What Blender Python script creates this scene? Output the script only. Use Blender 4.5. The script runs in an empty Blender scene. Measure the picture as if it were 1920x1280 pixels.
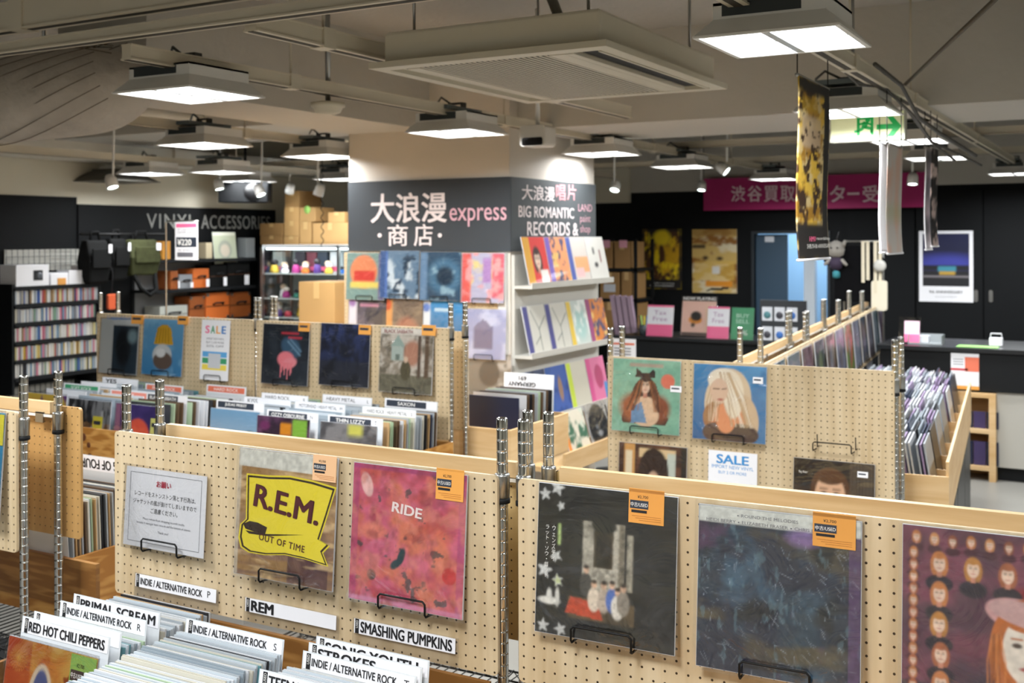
import bpy, math, random
import numpy as np
from mathutils import Matrix, Vector

# ------------------------------------------------------------------ camera, world, exposure
YAW, FPX, PY0, ROLL, EYE = 0.5142, 2076.5, 447.2, -0.0038, 1.75
sc = bpy.context.scene
col = sc.collection
cd = bpy.data.cameras.new('camera')
cam = bpy.data.objects.new('camera', cd); col.objects.link(cam)
cam.matrix_world = Matrix.Translation((0, 0, EYE)) @ Matrix.Rotation(YAW, 4, 'Z') @ Matrix.Rotation(math.pi/2, 4, 'X') @ Matrix.Rotation(ROLL, 4, 'Z')
cd.sensor_width = 36; cd.lens = FPX/1920*36
cd.shift_y = -(640-PY0)/1920
cd.clip_start = 0.05; cd.clip_end = 60
cd.dof.use_dof = True; cd.dof.focus_distance = 2.35; cd.dof.aperture_fstop = 5.6
sc.camera = cam
w = bpy.data.worlds.new('world'); sc.world = w; w.use_nodes = True
w.node_tree.nodes['Background'].inputs[0].default_value = (.5, .5, .5, 1)
w.node_tree.nodes['Background'].inputs[1].default_value = 0.05
sc.view_settings.view_transform = 'Standard'; sc.view_settings.look = 'None'
sc.view_settings.gamma = 1; sc.view_settings.use_curve_mapping = False
sc.view_settings.exposure = 0.25
LAMP_W = 30.0           # watts of each ceiling fixture
PI = math.pi
rnd = random.Random(7)

# ------------------------------------------------------------------ helpers: pixel -> place
def ray(px, py):
    X = (px-960)/FPX; Y = (py-PY0)/FPX
    c, s = math.cos(ROLL), math.sin(ROLL)
    x = c*X+s*Y; y = -s*X+c*Y
    return (math.cos(YAW)*x-math.sin(YAW), math.sin(YAW)*x+math.cos(YAW), -y)
def at_z(px, py, z):
    d = ray(px, py); t = (z-EYE)/d[2]
    return (d[0]*t, d[1]*t, z)
class Plane:
    """A vertical plane through (u,v); ang 0 faces the -v side, 90 faces the +u side. s runs along it to the right."""
    def __init__(self, u, v, ang=0.0):
        self.p = (u, v); self.ang = math.radians(ang)
        self.d = (math.cos(self.ang), math.sin(self.ang)); self.n = (math.sin(self.ang), -math.cos(self.ang))
    def hit(self, px, py, off=0.0):
        d = ray(px, py); n = self.n
        ox, oy = self.p[0]+n[0]*off, self.p[1]+n[1]*off
        t = (ox*n[0]+oy*n[1])/(d[0]*n[0]+d[1]*n[1])
        P = (d[0]*t, d[1]*t, EYE+d[2]*t)
        s = (P[0]-self.p[0])*self.d[0]+(P[1]-self.p[1])*self.d[1]
        return s, P[2]
    def pt(self, s, z, off=0.0):
        return (self.p[0]+self.d[0]*s+self.n[0]*off, self.p[1]+self.d[1]*s+self.n[1]*off, z)

# ------------------------------------------------------------------ helpers: objects
def srgb(c):
    if isinstance(c, str):
        c = c.lstrip('#'); c = [int(c[i:i+2], 16)/255 for i in (0, 2, 4)]
    return tuple(x/12.92 if x <= .04045 else ((x+.055)/1.055)**2.4 for x in c[:3])
def link(o, parent=None):
    col.objects.link(o)
    if parent is not None: o.parent = parent
    return o
def tag(o, label=None, cat=None, group=None, kind=None):
    if label: o['label'] = label
    if cat: o['category'] = cat
    if group: o['group'] = group
    if kind: o['kind'] = kind
    return o
def thing(name, label, cat, loc=(0, 0, 0), rz=0.0, group=None, rx=0.0):
    o = bpy.data.objects.new(name, None); o.empty_display_size = .1
    o.location = loc; o.rotation_euler = (rx, 0, rz); link(o)
    return tag(o, label, cat, group)
class MB:
    def __init__(self): self.v = []; self.f = []; self.m = []; self.sm = []
    def add(self, vs, fs, mi=0, smooth=False):
        b = len(self.v); self.v += [tuple(p) for p in vs]
        for f in fs: self.f.append(tuple(b+i for i in f)); self.m.append(mi); self.sm.append(smooth)
        return self
    def box(self, x0, x1, y0, y1, z0, z1, mi=0):
        vs = [(x0,y0,z0),(x1,y0,z0),(x1,y1,z0),(x0,y1,z0),(x0,y0,z1),(x1,y0,z1),(x1,y1,z1),(x0,y1,z1)]
        return self.add(vs, [(0,3,2,1),(4,5,6,7),(0,1,5,4),(1,2,6,5),(2,3,7,6),(3,0,4,7)], mi)
    def prism_y(self, pts, y0, y1, mi=0):
        """outline in (x,z), counter-clockwise seen from -y, extruded from y0 (front) to y1 (back)"""
        n = len(pts); vs = [(x, y0, z) for x, z in pts]+[(x, y1, z) for x, z in pts]
        fs = [tuple(range(n)), tuple(range(2*n-1, n-1, -1))]
        fs += [(i, i+n, (i+1) % n+n, (i+1) % n) for i in range(n)]
        return self.add(vs, fs, mi)
    def prism_x(self, pts, x0, x1, mi=0):
        """outline in (y,z) extruded along x"""
        n = len(pts); vs = [(x0, y, z) for y, z in pts]+[(x1, y, z) for y, z in pts]
        fs = [tuple(range(n-1, -1, -1)), tuple(range(n, 2*n))]
        fs += [(i, (i+1) % n, (i+1) % n+n, i+n) for i in range(n)]
        return self.add(vs, fs, mi)
    def lathe(self, prof, n=16, c=(0, 0, 0), mi=0, smooth=True):
        vs = []; fs = []
        for r, z in prof:
            for i in range(n):
                a = 2*PI*i/n; vs.append((c[0]+r*math.cos(a), c[1]+r*math.sin(a), c[2]+z))
        for j in range(len(prof)-1):
            for i in range(n):
                k = (i+1) % n; fs.append((j*n+i, j*n+k, (j+1)*n+k, (j+1)*n+i))
        fs.append(tuple(range(n-1, -1, -1))); L = (len(prof)-1)*n; fs.append(tuple(range(L, L+n)))
        return self.add(vs, fs, mi, smooth)
    def tube(self, path, r, n=8, mi=0, closed=False, r2=None):
        P = [Vector(p) for p in path]; vs = []; fs = []; m = len(P); up = None
        for i, p in enumerate(P):
            a = P[i-1] if i > 0 else p; b = P[i+1] if i < m-1 else p
            t = (b-a).normalized()
            if up is None:
                up = Vector((0, 0, 1)) if abs(t.z) < .9 else Vector((0, 1, 0))
            x = t.cross(up)
            if x.length < 1e-4: x = t.cross(Vector((1, 0, .3)))
            x.normalize(); y = x.cross(t).normalized(); up = y
            rr = r if r2 is None else r+(r2-r)*i/(m-1)
            for k in range(n):
                q = 2*PI*k/n; vs.append(p+x*rr*math.cos(q)+y*rr*math.sin(q))
        for i in range(m-1):
            for k in range(n):
                k2 = (k+1) % n; fs.append((i*n+k, i*n+k2, (i+1)*n+k2, (i+1)*n+k))
        fs.append(tuple(range(n-1, -1, -1))); fs.append(tuple(range((m-1)*n, m*n)))
        return self.add(vs, fs, mi, True)
    def mesh(self, name, *mats):
        me = bpy.data.meshes.new(name); me.from_pydata(self.v, [], self.f)
        me.polygons.foreach_set('material_index', self.m); me.polygons.foreach_set('use_smooth', self.sm)
        for m in mats: me.materials.append(m)
        me.update(); return me
    def build(self, name, mats, parent=None, loc=None, rot=None, bevel=0.0):
        if not isinstance(mats, (list, tuple)): mats = [mats]
        o = bpy.data.objects.new(name, self.mesh(name, *mats)); link(o, parent)
        if loc is not None: o.location = loc
        if rot is not None: o.rotation_euler = rot
        if bevel:
            b = o.modifiers.new('bevel', 'BEVEL'); b.width = bevel; b.segments = 2; b.limit_method = 'ANGLE'
        return o
def inst(name, me, parent=None, loc=(0, 0, 0), rot=(0, 0, 0)):
    o = bpy.data.objects.new(name, me); link(o, parent); o.location = loc; o.rotation_euler = rot
    return o
def struct(name, mb, m, label=None):
    o = mb.build(name, m); o['kind'] = 'structure'
    if label: o['label'] = label
    return o
def rrect(x0, x1, z0, z1, r, n=4):
    pts = []
    for cx, cz, a0 in ((x1-r, z0+r, -90), (x1-r, z1-r, 0), (x0+r, z1-r, 90), (x0+r, z0+r, 180)):
        for i in range(n+1):
            a = math.radians(a0+90*i/n); pts.append((cx+r*math.cos(a), cz+r*math.sin(a)))
    return pts

# ------------------------------------------------------------------ materials
MATS = {}
def nodes(name):
    m = bpy.data.materials.new(name); m.use_nodes = True
    nt = m.node_tree; return m, nt, nt.nodes, nt.links, nt.nodes['Principled BSDF']
def mat(name, c=None, rough=.5, metal=0.0, spec=.5, em=None, es=0.0, coat=0.0, var=0.0, vs=8.0, bump=0.0, bs=40.0, alpha=None):
    if name in MATS: return MATS[name]
    m, nt, N, L, b = nodes(name); MATS[name] = m
    cl = srgb(c)+(1,)
    b.inputs['Base Color'].default_value = cl; b.inputs['Roughness'].default_value = rough
    b.inputs['Metallic'].default_value = metal; b.inputs['Specular IOR Level'].default_value = spec
    b.inputs['Coat Weight'].default_value = coat; b.inputs['Coat Roughness'].default_value = .08
    if em: b.inputs['Emission Color'].default_value = srgb(em)+(1,); b.inputs['Emission Strength'].default_value = es
    tc = N.new('ShaderNodeTexCoord')
    if var:
        n = N.new('ShaderNodeTexNoise'); n.inputs['Scale'].default_value = vs; n.inputs['Detail'].default_value = 5
        L.new(tc.outputs['Object'], n.inputs['Vector'])
        mx = N.new('ShaderNodeMix'); mx.data_type = 'RGBA'
        mx.inputs['A'].default_value = tuple(x*(1-var) for x in cl[:3])+(1,); mx.inputs['B'].default_value = tuple(min(1, x*(1+var)) for x in cl[:3])+(1,)
        L.new(n.outputs['Fac'], mx.inputs['Factor']); L.new(mx.outputs['Result'], b.inputs['Base Color'])
    if bump:
        n2 = N.new('ShaderNodeTexNoise'); n2.inputs['Scale'].default_value = bs; n2.inputs['Detail'].default_value = 4
        L.new(tc.outputs['Object'], n2.inputs['Vector'])
        bp = N.new('ShaderNodeBump'); bp.inputs['Strength'].default_value = bump; bp.inputs['Distance'].default_value = .01
        L.new(n2.outputs['Fac'], bp.inputs['Height']); L.new(bp.outputs['Normal'], b.inputs['Normal'])
    return m
def math_node(N, L, op, a, b=None, c=None):
    n = N.new('ShaderNodeMath'); n.operation = op
    for i, x in enumerate((a, b, c)):
        if x is None: continue
        if isinstance(x, (int, float)): n.inputs[i].default_value = x
        else: L.new(x, n.inputs[i])
    return n.outputs[0]
def wood(name, c0, c1, stretch=(1, 1, 1), scale=6.0, rough=.5, holes=0.0, hole_r=.0023, ring=0.0):
    m, nt, N, L, b = nodes(name); MATS[name] = m
    tc = N.new('ShaderNodeTexCoord'); mp = N.new('ShaderNodeMapping'); mp.inputs['Scale'].default_value = stretch
    L.new(tc.outputs['Object'], mp.inputs['Vector'])
    n = N.new('ShaderNodeTexNoise'); n.inputs['Scale'].default_value = scale; n.inputs['Detail'].default_value = 6; n.inputs['Distortion'].default_value = .4
    L.new(mp.outputs[0], n.inputs['Vector']); fac = n.outputs['Fac']
    if ring:
        n3 = N.new('ShaderNodeTexNoise'); n3.inputs['Scale'].default_value = scale*.8; n3.inputs['Detail'].default_value = 2
        L.new(mp.outputs[0], n3.inputs['Vector'])
        s = math_node(N, L, 'SINE', math_node(N, L, 'MULTIPLY', n3.outputs['Fac'], ring))
        fac = math_node(N, L, 'ADD', math_node(N, L, 'MULTIPLY', fac, .7), math_node(N, L, 'MULTIPLY', s, .18))
    r = N.new('ShaderNodeValToRGB'); r.color_ramp.elements[0].position = .3; r.color_ramp.elements[1].position = .68
    r.color_ramp.elements[0].color = srgb(c0)+(1,); r.color_ramp.elements[1].color = srgb(c1)+(1,)
    L.new(fac, r.inputs[0]); out = r.outputs[0]
    if holes:
        sx = N.new('ShaderNodeSeparateXYZ'); L.new(tc.outputs['Object'], sx.inputs[0])
        def cell(o):
            f = math_node(N, L, 'FRACT', math_node(N, L, 'MULTIPLY', o, 1/holes))
            return math_node(N, L, 'MULTIPLY', math_node(N, L, 'SUBTRACT', f, .5), holes)
        a, d = cell(sx.outputs['X']), cell(sx.outputs['Z'])
        q = math_node(N, L, 'SQRT', math_node(N, L, 'ADD', math_node(N, L, 'MULTIPLY', a, a), math_node(N, L, 'MULTIPLY', d, d)))
        mask = math_node(N, L, 'LESS_THAN', q, hole_r)
        mx = N.new('ShaderNodeMix'); mx.data_type = 'RGBA'; L.new(mask, mx.inputs['Factor']); L.new(out, mx.inputs['A'])
        mx.inputs['B'].default_value = srgb('#3a2c1c')+(1,); out = mx.outputs['Result']
        bp = N.new('ShaderNodeBump'); bp.invert = True; bp.inputs['Strength'].default_value = .8; bp.inputs['Distance'].default_value = .003
        L.new(mask, bp.inputs['Height']); L.new(bp.outputs[0], b.inputs['Normal'])
    L.new(out, b.inputs['Base Color']); b.inputs['Roughness'].default_value = rough
    return m
def clear_plastic(name, refl=.1, rough=.15, bump=.25, bs=9.0, tint=(1, 1, 1)):
    m = bpy.data.materials.new(name); m.use_nodes = True; MATS[name] = m
    nt = m.node_tree; N, L = nt.nodes, nt.links; N.clear()
    out = N.new('ShaderNodeOutputMaterial'); t = N.new('ShaderNodeBsdfTransparent'); g = N.new('ShaderNodeBsdfGlossy'); mx = N.new('ShaderNodeMixShader')
    t.inputs[0].default_value = tint+(1,); g.inputs['Roughness'].default_value = rough
    fr = N.new('ShaderNodeLayerWeight'); fr.inputs[0].default_value = .25
    tc = N.new('ShaderNodeTexCoord'); n = N.new('ShaderNodeTexNoise'); n.inputs['Scale'].default_value = bs; n.inputs['Detail'].default_value = 4; n.inputs['Distortion'].default_value = 1.2
    bp = N.new('ShaderNodeBump'); bp.inputs['Strength'].default_value = bump; bp.inputs['Distance'].default_value = .012
    L.new(tc.outputs['Object'], n.inputs['Vector']); L.new(n.outputs['Fac'], bp.inputs['Height']); L.new(bp.outputs[0], g.inputs['Normal'])
    f = math_node(N, L, 'ADD', math_node(N, L, 'MULTIPLY', fr.outputs[0], .35), refl)
    L.new(f, mx.inputs[0]); L.new(t.outputs[0], mx.inputs[1]); L.new(g.outputs[0], mx.inputs[2]); L.new(mx.outputs[0], out.inputs[0])
    return m
def print_mat(name, rough, coat):
    m, nt, N, L, b = nodes(name); MATS[name] = m
    a = N.new('ShaderNodeVertexColor'); a.layer_name = 'Col'
    L.new(a.outputs[0], b.inputs['Base Color']); b.inputs['Roughness'].default_value = rough; b.inputs['Coat Weight'].default_value = coat
    return m

PEG = wood('birch_pegboard', '#c2aa84', '#d8c4a2', (9, 9, .7), 3.0, .45, holes=.025, hole_r=.0026)
PEGB = wood('plain_pegboard_back', '#bd9f66', '#d2b986', (6, 6, .7), 3.0, .5, holes=.025, hole_r=.0022)
BATTEN = wood('pine_batten', '#bf9d6e', '#d6ba8e', (.8, 9, 9), 3.0, .45)
PLY = wood('golden_plywood', '#a06a2c', '#cf9c55', (1.2, 1.2, 5), 4.0, .4, ring=26)
PLYD = wood('brown_plywood', '#7d5326', '#a87a42', (1.0, 1.0, 6), 4.0, .45, ring=22)
PINE = wood('pale_pine', '#cfa873', '#e2c293', (.8, .8, 8), 3.0, .5)
KNOT = mat('knot_brown', '#5a2f12', .5)
CHROME = mat('chrome', '#c9cac8', .16, 1.0)
STEEL = mat('brushed_steel', '#a9aaa8', .32, 1.0)
WIRE = mat('black_wire', '#101010', .5, spec=.25)
BLACK = mat('black_paint', '#111315', .6, spec=.25)
BWALL = mat('black_wall', '#0d0f11', .7, spec=.2, var=.2, vs=2)
INK = mat('black_ink', '#17171a', .6)
NAVYINK = mat('navy_ink', '#2b3340', .6)
GREYINK = mat('grey_ink', '#6d6d74', .6)
WHITEINK = mat('white_ink', '#f2f0ec', .6)
PAPER = mat('white_paper', '#eeeef2', .45)
PAPERD = mat('grey_paper', '#c9ccd2', .45)
CREAM = mat('cream_paint', '#d6d0bd', .6, var=.06, vs=3)
WPAINT = mat('white_paint', '#d9d4c8', .55, var=.05, vs=4)
FIXT = mat('white_enamel', '#e4e3df', .4)
RAILM = mat('beige_enamel', '#cfc6b2', .45, var=.08, vs=5)
CEIL = mat('rough_ceiling', '#a8a59e', .9, var=.12, vs=1.5, bump=.5, bs=30)
BEAM = mat('beam_plaster', '#bfbbb2', .85, var=.07, vs=1.2, bump=.3, bs=25)
FLOOR = mat('grey_floor', '#8f8d87', .4, var=.1, vs=3)
CARD = mat('cardboard', '#b58f5a', .75, var=.08, vs=6)
CARDD = mat('cardboard_dark', '#9b7647', .75, var=.08, vs=6)
ORANGE = mat('orange_sticker', '#e7a24c', .5)
YELLOW = mat('yellow_sticker', '#e2d646', .5)
LIME = mat('lime_sticker', '#9fd06a', .5)
PINK = mat('pink_print', '#ef6f9c', .5)
RED = mat('red_print', '#cc3a41', .5)
BLUE = mat('blue_print', '#2f7cc4', .5)
GREEN = mat('green_print', '#3f9a6b', .5)
TEALP = mat('teal_print', '#62b7b4', .5)
CORAL = mat('coral_print', '#e2765a', .5)
PLAST = clear_plastic('clear_sleeve', .055, .1, .6, 8)
GLASS = clear_plastic('clear_glass', .06, .03, 0, 5)
SLEEVE = print_mat('printed_cover', .38, .15)
MATTE = print_mat('printed_matte', .6, 0)

# ------------------------------------------------------------------ lettering (built-in font, turned into mesh)
TS = bpy.data.scenes.new('lettering_scratch'); TCACHE = {}
def text_mesh(body, m, bold=0.0, shear=0.0, spacing=1.0, align='CENTER', line=1.0):
    key = (body, m.name, bold, shear, spacing, align, line)
    if key in TCACHE: return TCACHE[key]
    c = bpy.data.curves.new('lettering', 'FONT'); c.body = body; c.shear = shear; c.space_character = spacing
    c.align_x = align; c.space_line = line; c.resolution_u = 3
    o = bpy.data.objects.new('lettering', c); TS.collection.objects.link(o)
    TS.view_layers[0].update(); dg = TS.view_layers[0].depsgraph
    me = bpy.data.meshes.new_from_object(o.evaluated_get(dg)); me.name = 'lettering'
    TS.collection.objects.unlink(o); bpy.data.objects.remove(o); bpy.data.curves.remove(c)
    n = len(me.vertices); a = np.empty(n*3, 'f'); me.vertices.foreach_get('co', a); a = a.reshape(-1, 3)
    lo, hi = a.min(0), a.max(0); a[:, :2] = (a[:, :2]-(lo+hi)[:2]/2)/np.maximum(1e-6, (hi-lo)[:2])
    if bold:
        nv = len(a); polys = [tuple(p.vertices) for p in me.polygons]; asp0 = float((hi-lo)[0]); asp1 = float((hi-lo)[1])
        vs = []; fs = []
        for k, (dx, dy) in enumerate(((0, 0), (1, 0), (-1, 0), (.7, .5), (-.7, .5), (.7, -.5), (-.7, -.5))):
            sh = a.copy(); sh[:, 0] += dx*bold/asp0; sh[:, 1] += dy*bold/asp1; sh[:, 2] = -.00012*k; vs.append(sh); fs += [tuple(i+k*nv for i in p) for p in polys]
        a = np.concatenate(vs); a[:, :2] /= np.abs(a[:, :2]).max(0)*2
        bpy.data.meshes.remove(me); me = bpy.data.meshes.new('lettering'); me.from_pydata(a.tolist(), [], fs)
    b = np.zeros_like(a); b[:, 0] = a[:, 0]; b[:, 1] = a[:, 2]; b[:, 2] = a[:, 1]        # stands in the x,z plane, unit size, facing -y
    me.vertices.foreach_set('co', b.ravel()); me.materials.clear(); me.materials.append(m); me.update()
    TCACHE[key] = (me, float((hi-lo)[0]/max(1e-6, (hi-lo)[1])))
    return TCACHE[key]
def text(parent, body, x, z, w=None, h=None, m=None, y=0.0, bold=0.0, shear=0.0, spacing=1.0, ry=0.0, align='CENTER', line=1.0, name='lettering'):
    """x,z is the centre of the text block in the parent's frame"""
    me, asp = text_mesh(body, m or INK, bold, shear, spacing, align, line)
    if w is None: w = h*asp
    if h is None: h = w/asp
    o = bpy.data.objects.new(name, me); link(o, parent); o.location = (x, y, z); o.scale = (w, 1, h); o.rotation_euler = (0, ry, 0)
    return o

# ------------------------------------------------------------------ painting of covers (colour held by the vertices of a fine grid)
def vnoise(X, Y, s, seed, oct=4):
    r = np.zeros_like(X); amp = 1; tot = 0
    for o in range(oct):
        g = np.random.RandomState(seed*13+o).rand(64, 64)
        x, y = X*s+o*7.3, Y*s+o*3.1; xi, yi = np.floor(x).astype(int), np.floor(y).astype(int); fx, fy = x-xi, y-yi
        fx, fy = fx*fx*(3-2*fx), fy*fy*(3-2*fy); g2 = lambda i, j: g[i % 64, j % 64]
        r += amp*((g2(xi, yi)*(1-fx)+g2(xi+1, yi)*fx)*(1-fy)+(g2(xi, yi+1)*(1-fx)+g2(xi+1, yi+1)*fx)*fy)
        tot += amp; amp *= .5; s *= 2
    return r/tot
class Art:
    def __init__(self, n=48, nz=None):
        nz = nz or n; self.n, self.nz = n, nz
        self.X, self.Y = np.meshgrid(np.linspace(0, 1, n+1), np.linspace(0, 1, nz+1))
        self.c = np.ones(self.X.shape+(3,)); self.px = 1.0/n
    def put(self, m, c): m = np.clip(m, 0, 1)[..., None]; self.c = self.c*(1-m)+np.array(srgb(c))*m; return self
    def fill(self, c): self.c[:] = srgb(c); return self
    def grad(self, c0, c1, ang=90):
        a = math.radians(ang); t = self.X*math.cos(a)+self.Y*math.sin(a); t = (t-t.min())/(t.max()-t.min()); self.c[:] = np.array(srgb(c0))*(1-t[..., None])+np.array(srgb(c1))*t[..., None]; return self
    def noise(self, c, s=6, lo=.45, hi=.65, seed=1, k=1.0, sx=1, sy=1): return self.put(k*(vnoise(self.X*sx, self.Y*sy, s, seed)-lo)/(hi-lo), c) if k == 1 else self.put(k*np.clip((vnoise(self.X*sx, self.Y*sy, s, seed)-lo)/(hi-lo), 0, 1), c)
    def ell(self, cx, cy, rx, ry, c, soft=None, rot=0, k=1.0):
        a = math.radians(rot); dx, dy = self.X-cx, self.Y-cy; x = dx*math.cos(a)+dy*math.sin(a); y = -dx*math.sin(a)+dy*math.cos(a)
        d = np.sqrt((x/rx)**2+(y/ry)**2); s = soft or 1.2*self.px/min(rx, ry); return self.put(k*np.clip((1-d)/s+.5, 0, 1), c)
    def rect(self, x0, x1, y0, y1, c, k=1.0):
        s = self.px; m = np.clip((self.X-x0)/s+.5, 0, 1)*np.clip((x1-self.X)/s+.5, 0, 1)*np.clip((self.Y-y0)/s+.5, 0, 1)*np.clip((y1-self.Y)/s+.5, 0, 1); return self.put(k*m, c)
    def poly(self, pts, c, k=1.0):
        ins = np.zeros(self.X.shape, bool); n = len(pts)
        for i in range(n):
            (x0, y0), (x1, y1) = pts[i], pts[(i+1) % n]
            if y0 == y1: continue
            cond = ((y0 > self.Y) != (y1 > self.Y)) & (self.X < (x1-x0)*(self.Y-y0)/(y1-y0)+x0); ins ^= cond
        return self.put(k*ins.astype(float), c)
    def line(self, x0, y0, x1, y1, wd, c, k=1.0):
        dx, dy = x1-x0, y1-y0; t = np.clip(((self.X-x0)*dx+(self.Y-y0)*dy)/(dx*dx+dy*dy), 0, 1)
        d = np.hypot(self.X-x0-t*dx, self.Y-y0-t*dy); return self.put(k*np.clip((wd-d)/self.px+.5, 0, 1), c)
    def star(self, cx, cy, r, c, rot=0):
        return self.poly([(cx+(r if i % 2 == 0 else r*.42)*math.cos(math.radians(rot+90+36*i)), cy+(r if i % 2 == 0 else r*.42)*math.sin(math.radians(rot+90+36*i))) for i in range(10)], c)
    def grain(self, k=.12, seed=3, s=40):
        g = 1+k*(vnoise(self.X, self.Y, s, seed, 2)-.5)*2; self.c *= g[..., None]; return self
    def strands(self, x0, y0, x1, y1, n, wd, cs, seed=1, sp=.05, k=.7):
        r = np.random.RandomState(seed)
        for i in range(n):
            a = r.uniform(-1, 1)*sp; b = a+r.uniform(-.5, .5)*sp; m = r.uniform(-.4, .4)*sp; xm, ym = (x0+x1)/2+a+m, (y0+y1)/2
            self.line(x0+a*.6, y0, xm, ym, wd, cs[i % len(cs)], k).line(xm, ym, x1+b, y1, wd, cs[i % len(cs)], k)
        return self
    def blur(self, n=1):
        for _ in range(n):
            p = np.pad(self.c, ((1, 1), (1, 1), (0, 0)), 'edge'); self.c = (p[:-2, 1:-1]+p[2:, 1:-1]+p[1:-1, :-2]+p[1:-1, 2:]+2*p[1:-1, 1:-1])/6
        return self
    def portrait(self, cx, cy, s, skin='#e8cdb8', hair='#b5713a', cloth='#22232b', long=True, tone='#c98a74'):
        """a plain face: hair, neck, shoulders, eyes, nose, mouth; cy is the face centre, s its half height"""
        if long: self.ell(cx, cy-.15*s, .98*s, 1.55*s, hair)
        self.ell(cx, cy-2.25*s, 1.5*s, .95*s, cloth); self.rect(cx-.27*s, cx+.27*s, cy-1.5*s, cy-.6*s, tone)
        self.ell(cx, cy+.28*s, .8*s, .9*s, hair); self.ell(cx, cy, .63*s, .92*s, skin)
        self.ell(cx, cy+.78*s, .6*s, .3*s, hair)
        for q in (-1, 1): self.ell(cx+q*.26*s, cy+.12*s, .13*s, .07*s, '#4b3a34'); self.line(cx+q*.13*s, cy+.3*s, cx+q*.4*s, cy+.3*s, .025*s, hair)
        self.line(cx+.02*s, cy+.05*s, cx+.07*s, cy-.25*s, .03*s, tone); self.ell(cx, cy-.5*s, .2*s, .06*s, '#b5534f'); return self
    def mesh(self, w, h, m):
        me = bpy.data.meshes.new('cover_print'); n, nz = self.n, self.nz
        co = np.stack([(self.X-.5)*w, np.zeros_like(self.X), self.Y*h], -1).reshape(-1, 3)
        i = np.arange(nz)[:, None]*(n+1)+np.arange(n)[None]; q = np.stack([i, i+1, i+n+2, i+n+1], -1).reshape(-1, 4)
        me.vertices.add(len(co)); me.vertices.foreach_set('co', co.astype('f').ravel())
        me.loops.add(q.size); me.loops.foreach_set('vertex_index', q.ravel().astype('i'))
        me.polygons.add(len(q)); me.polygons.foreach_set('loop_start', np.arange(0, q.size, 4, dtype='i'))
        me.update(calc_edges=True)
        ca = me.color_attributes.new('Col', 'FLOAT_COLOR', 'POINT'); rgba = np.concatenate([np.clip(self.c, 0, 1), np.ones(self.c.shape[:2]+(1,))], -1)
        ca.data.foreach_set('color', rgba.astype('f').ravel()); me.materials.append(m); return me

# ================================================================== THE ROOM
UL, UR, VF, VB, HC = -7.95, 4.2, -4.0, 11.75, 2.95
struct('floor', MB().box(UL-.1, UR+.1, VF-.1, VB+2.0, -.1, 0), FLOOR, 'grey polished shop floor')
struct('ceiling', MB().box(UL-.1, UR+.1, VF-.1, VB+2.0, HC, HC+.1), CEIL, 'rough painted ceiling slab above the rails')
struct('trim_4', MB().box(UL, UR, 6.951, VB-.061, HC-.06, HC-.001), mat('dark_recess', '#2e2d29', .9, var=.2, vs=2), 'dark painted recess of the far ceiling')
struct('wall_right', MB().box(UR, UR+.1, VF, VB+1.9, 0, HC), CREAM)
struct('wall_front', MB().box(UL, UR, VF-.1, VF, 0, HC), CREAM)
struct('wall_left', MB().box(UL-.1, UL, VF, VB, 0, HC), CREAM, 'cream wall behind the accessory shelves')
LW = Plane(UL+.012, 0, 90)                    # face of the black boarding on the left wall; s = v
BW = Plane(0, VB-.001, 0)                     # black back wall; s = u
CF = Plane(0, 5.85, 0)                        # front face of the column
CR = Plane(-3.32, 0, 90)                      # right face of the column; s = v
wl = struct('trim_1', MB().box(UL, UL+.012, VF, 6.45, 0, 2.12).box(UL, UL+.03, 6.45, 8.95, 0, 2.06), BWALL, 'black boarding with the accessory lettering on the left wall')
text(wl, 'VINYL', 0, 0, 1, 1, mat('sign_grey', '#8f908c', .7), spacing=1.15).location = (0, 0, 0)
tv = wl.children[0]; tv.location = (UL+.034, 7.50, 1.925); tv.rotation_euler = (0, 0, PI/2); tv.scale = (.6, 1, .135)
ta = text(wl, 'ACCESSORIES', 0, 0, 1, 1, MATS['sign_grey'], bold=.015, spacing=1.1); ta.location = (UL+.034, 8.37, 1.925); ta.rotation_euler = (0, 0, PI/2); ta.scale = (.98, 1, .135)
# back wall with a doorway into a lit back room
ds0, _ = BW.hit(1415, 500); ds1, _ = BW.hit(1552, 500); _, dzt = BW.hit(1480, 438)
wb = MB().box(UL, ds0, VB, VB+.12, 0, 2.27).box(ds1, UR, VB, VB+.12, 0, 2.27).box(ds0, ds1, VB, VB+.12, dzt, 2.27)
struct('wall_back', wb, BWALL, 'black back wall carrying posters')
struct('trim_2', MB().box(UL, UR, VB-.06, VB+.12, 2.27, HC), BEAM, 'grey plaster band above the black back wall')
sp0, sz0 = BW.hit(1187, 380)
struct('trim_3', MB().box(UL, sp0, VB-.12, VB-.061, sz0, 2.6), CREAM, 'cream bulkhead at the far end behind the column')
# the back room
br = MB().box(ds0-.8, ds1+1.2, VB+1.7, VB+1.8, 0, HC).box(ds0-.9, ds0-.8, VB+.12, VB+1.8, 0, HC).box(ds1+1.2, ds1+1.3, VB+.12, VB+1.8, 0, HC)
struct('wall_back_room', br, mat('pale_blue_wall', '#8fb0cc', .5), 'pale blue wall of the back room')
struct('door_frame', MB().box(ds0-.03, ds0, VB-.03, VB+.12, 0, dzt+.03).box(ds1, ds1+.03, VB-.03, VB+.12, 0, dzt+.03).box(ds0, ds1, VB-.03, VB+.12, dzt, dzt+.03), mat('dark_frame', '#20262b', .5), 'dark frame of the back room doorway')
d1 = struct('door_1', MB().box(0, .34, 0, .04, 0, dzt-.01), mat('slate_door', '#33485a', .45), 'slate blue door standing half open to the back room')
d1.location = (ds0+.005, VB+.03, .003)
MB().lathe([(.02, 0), (.026, .01), (.026, .04), (.012, .05)], 12).build('door_knob', STEEL, d1, (.29, -.001, 1.0), (PI/2, 0, 0))
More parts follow.
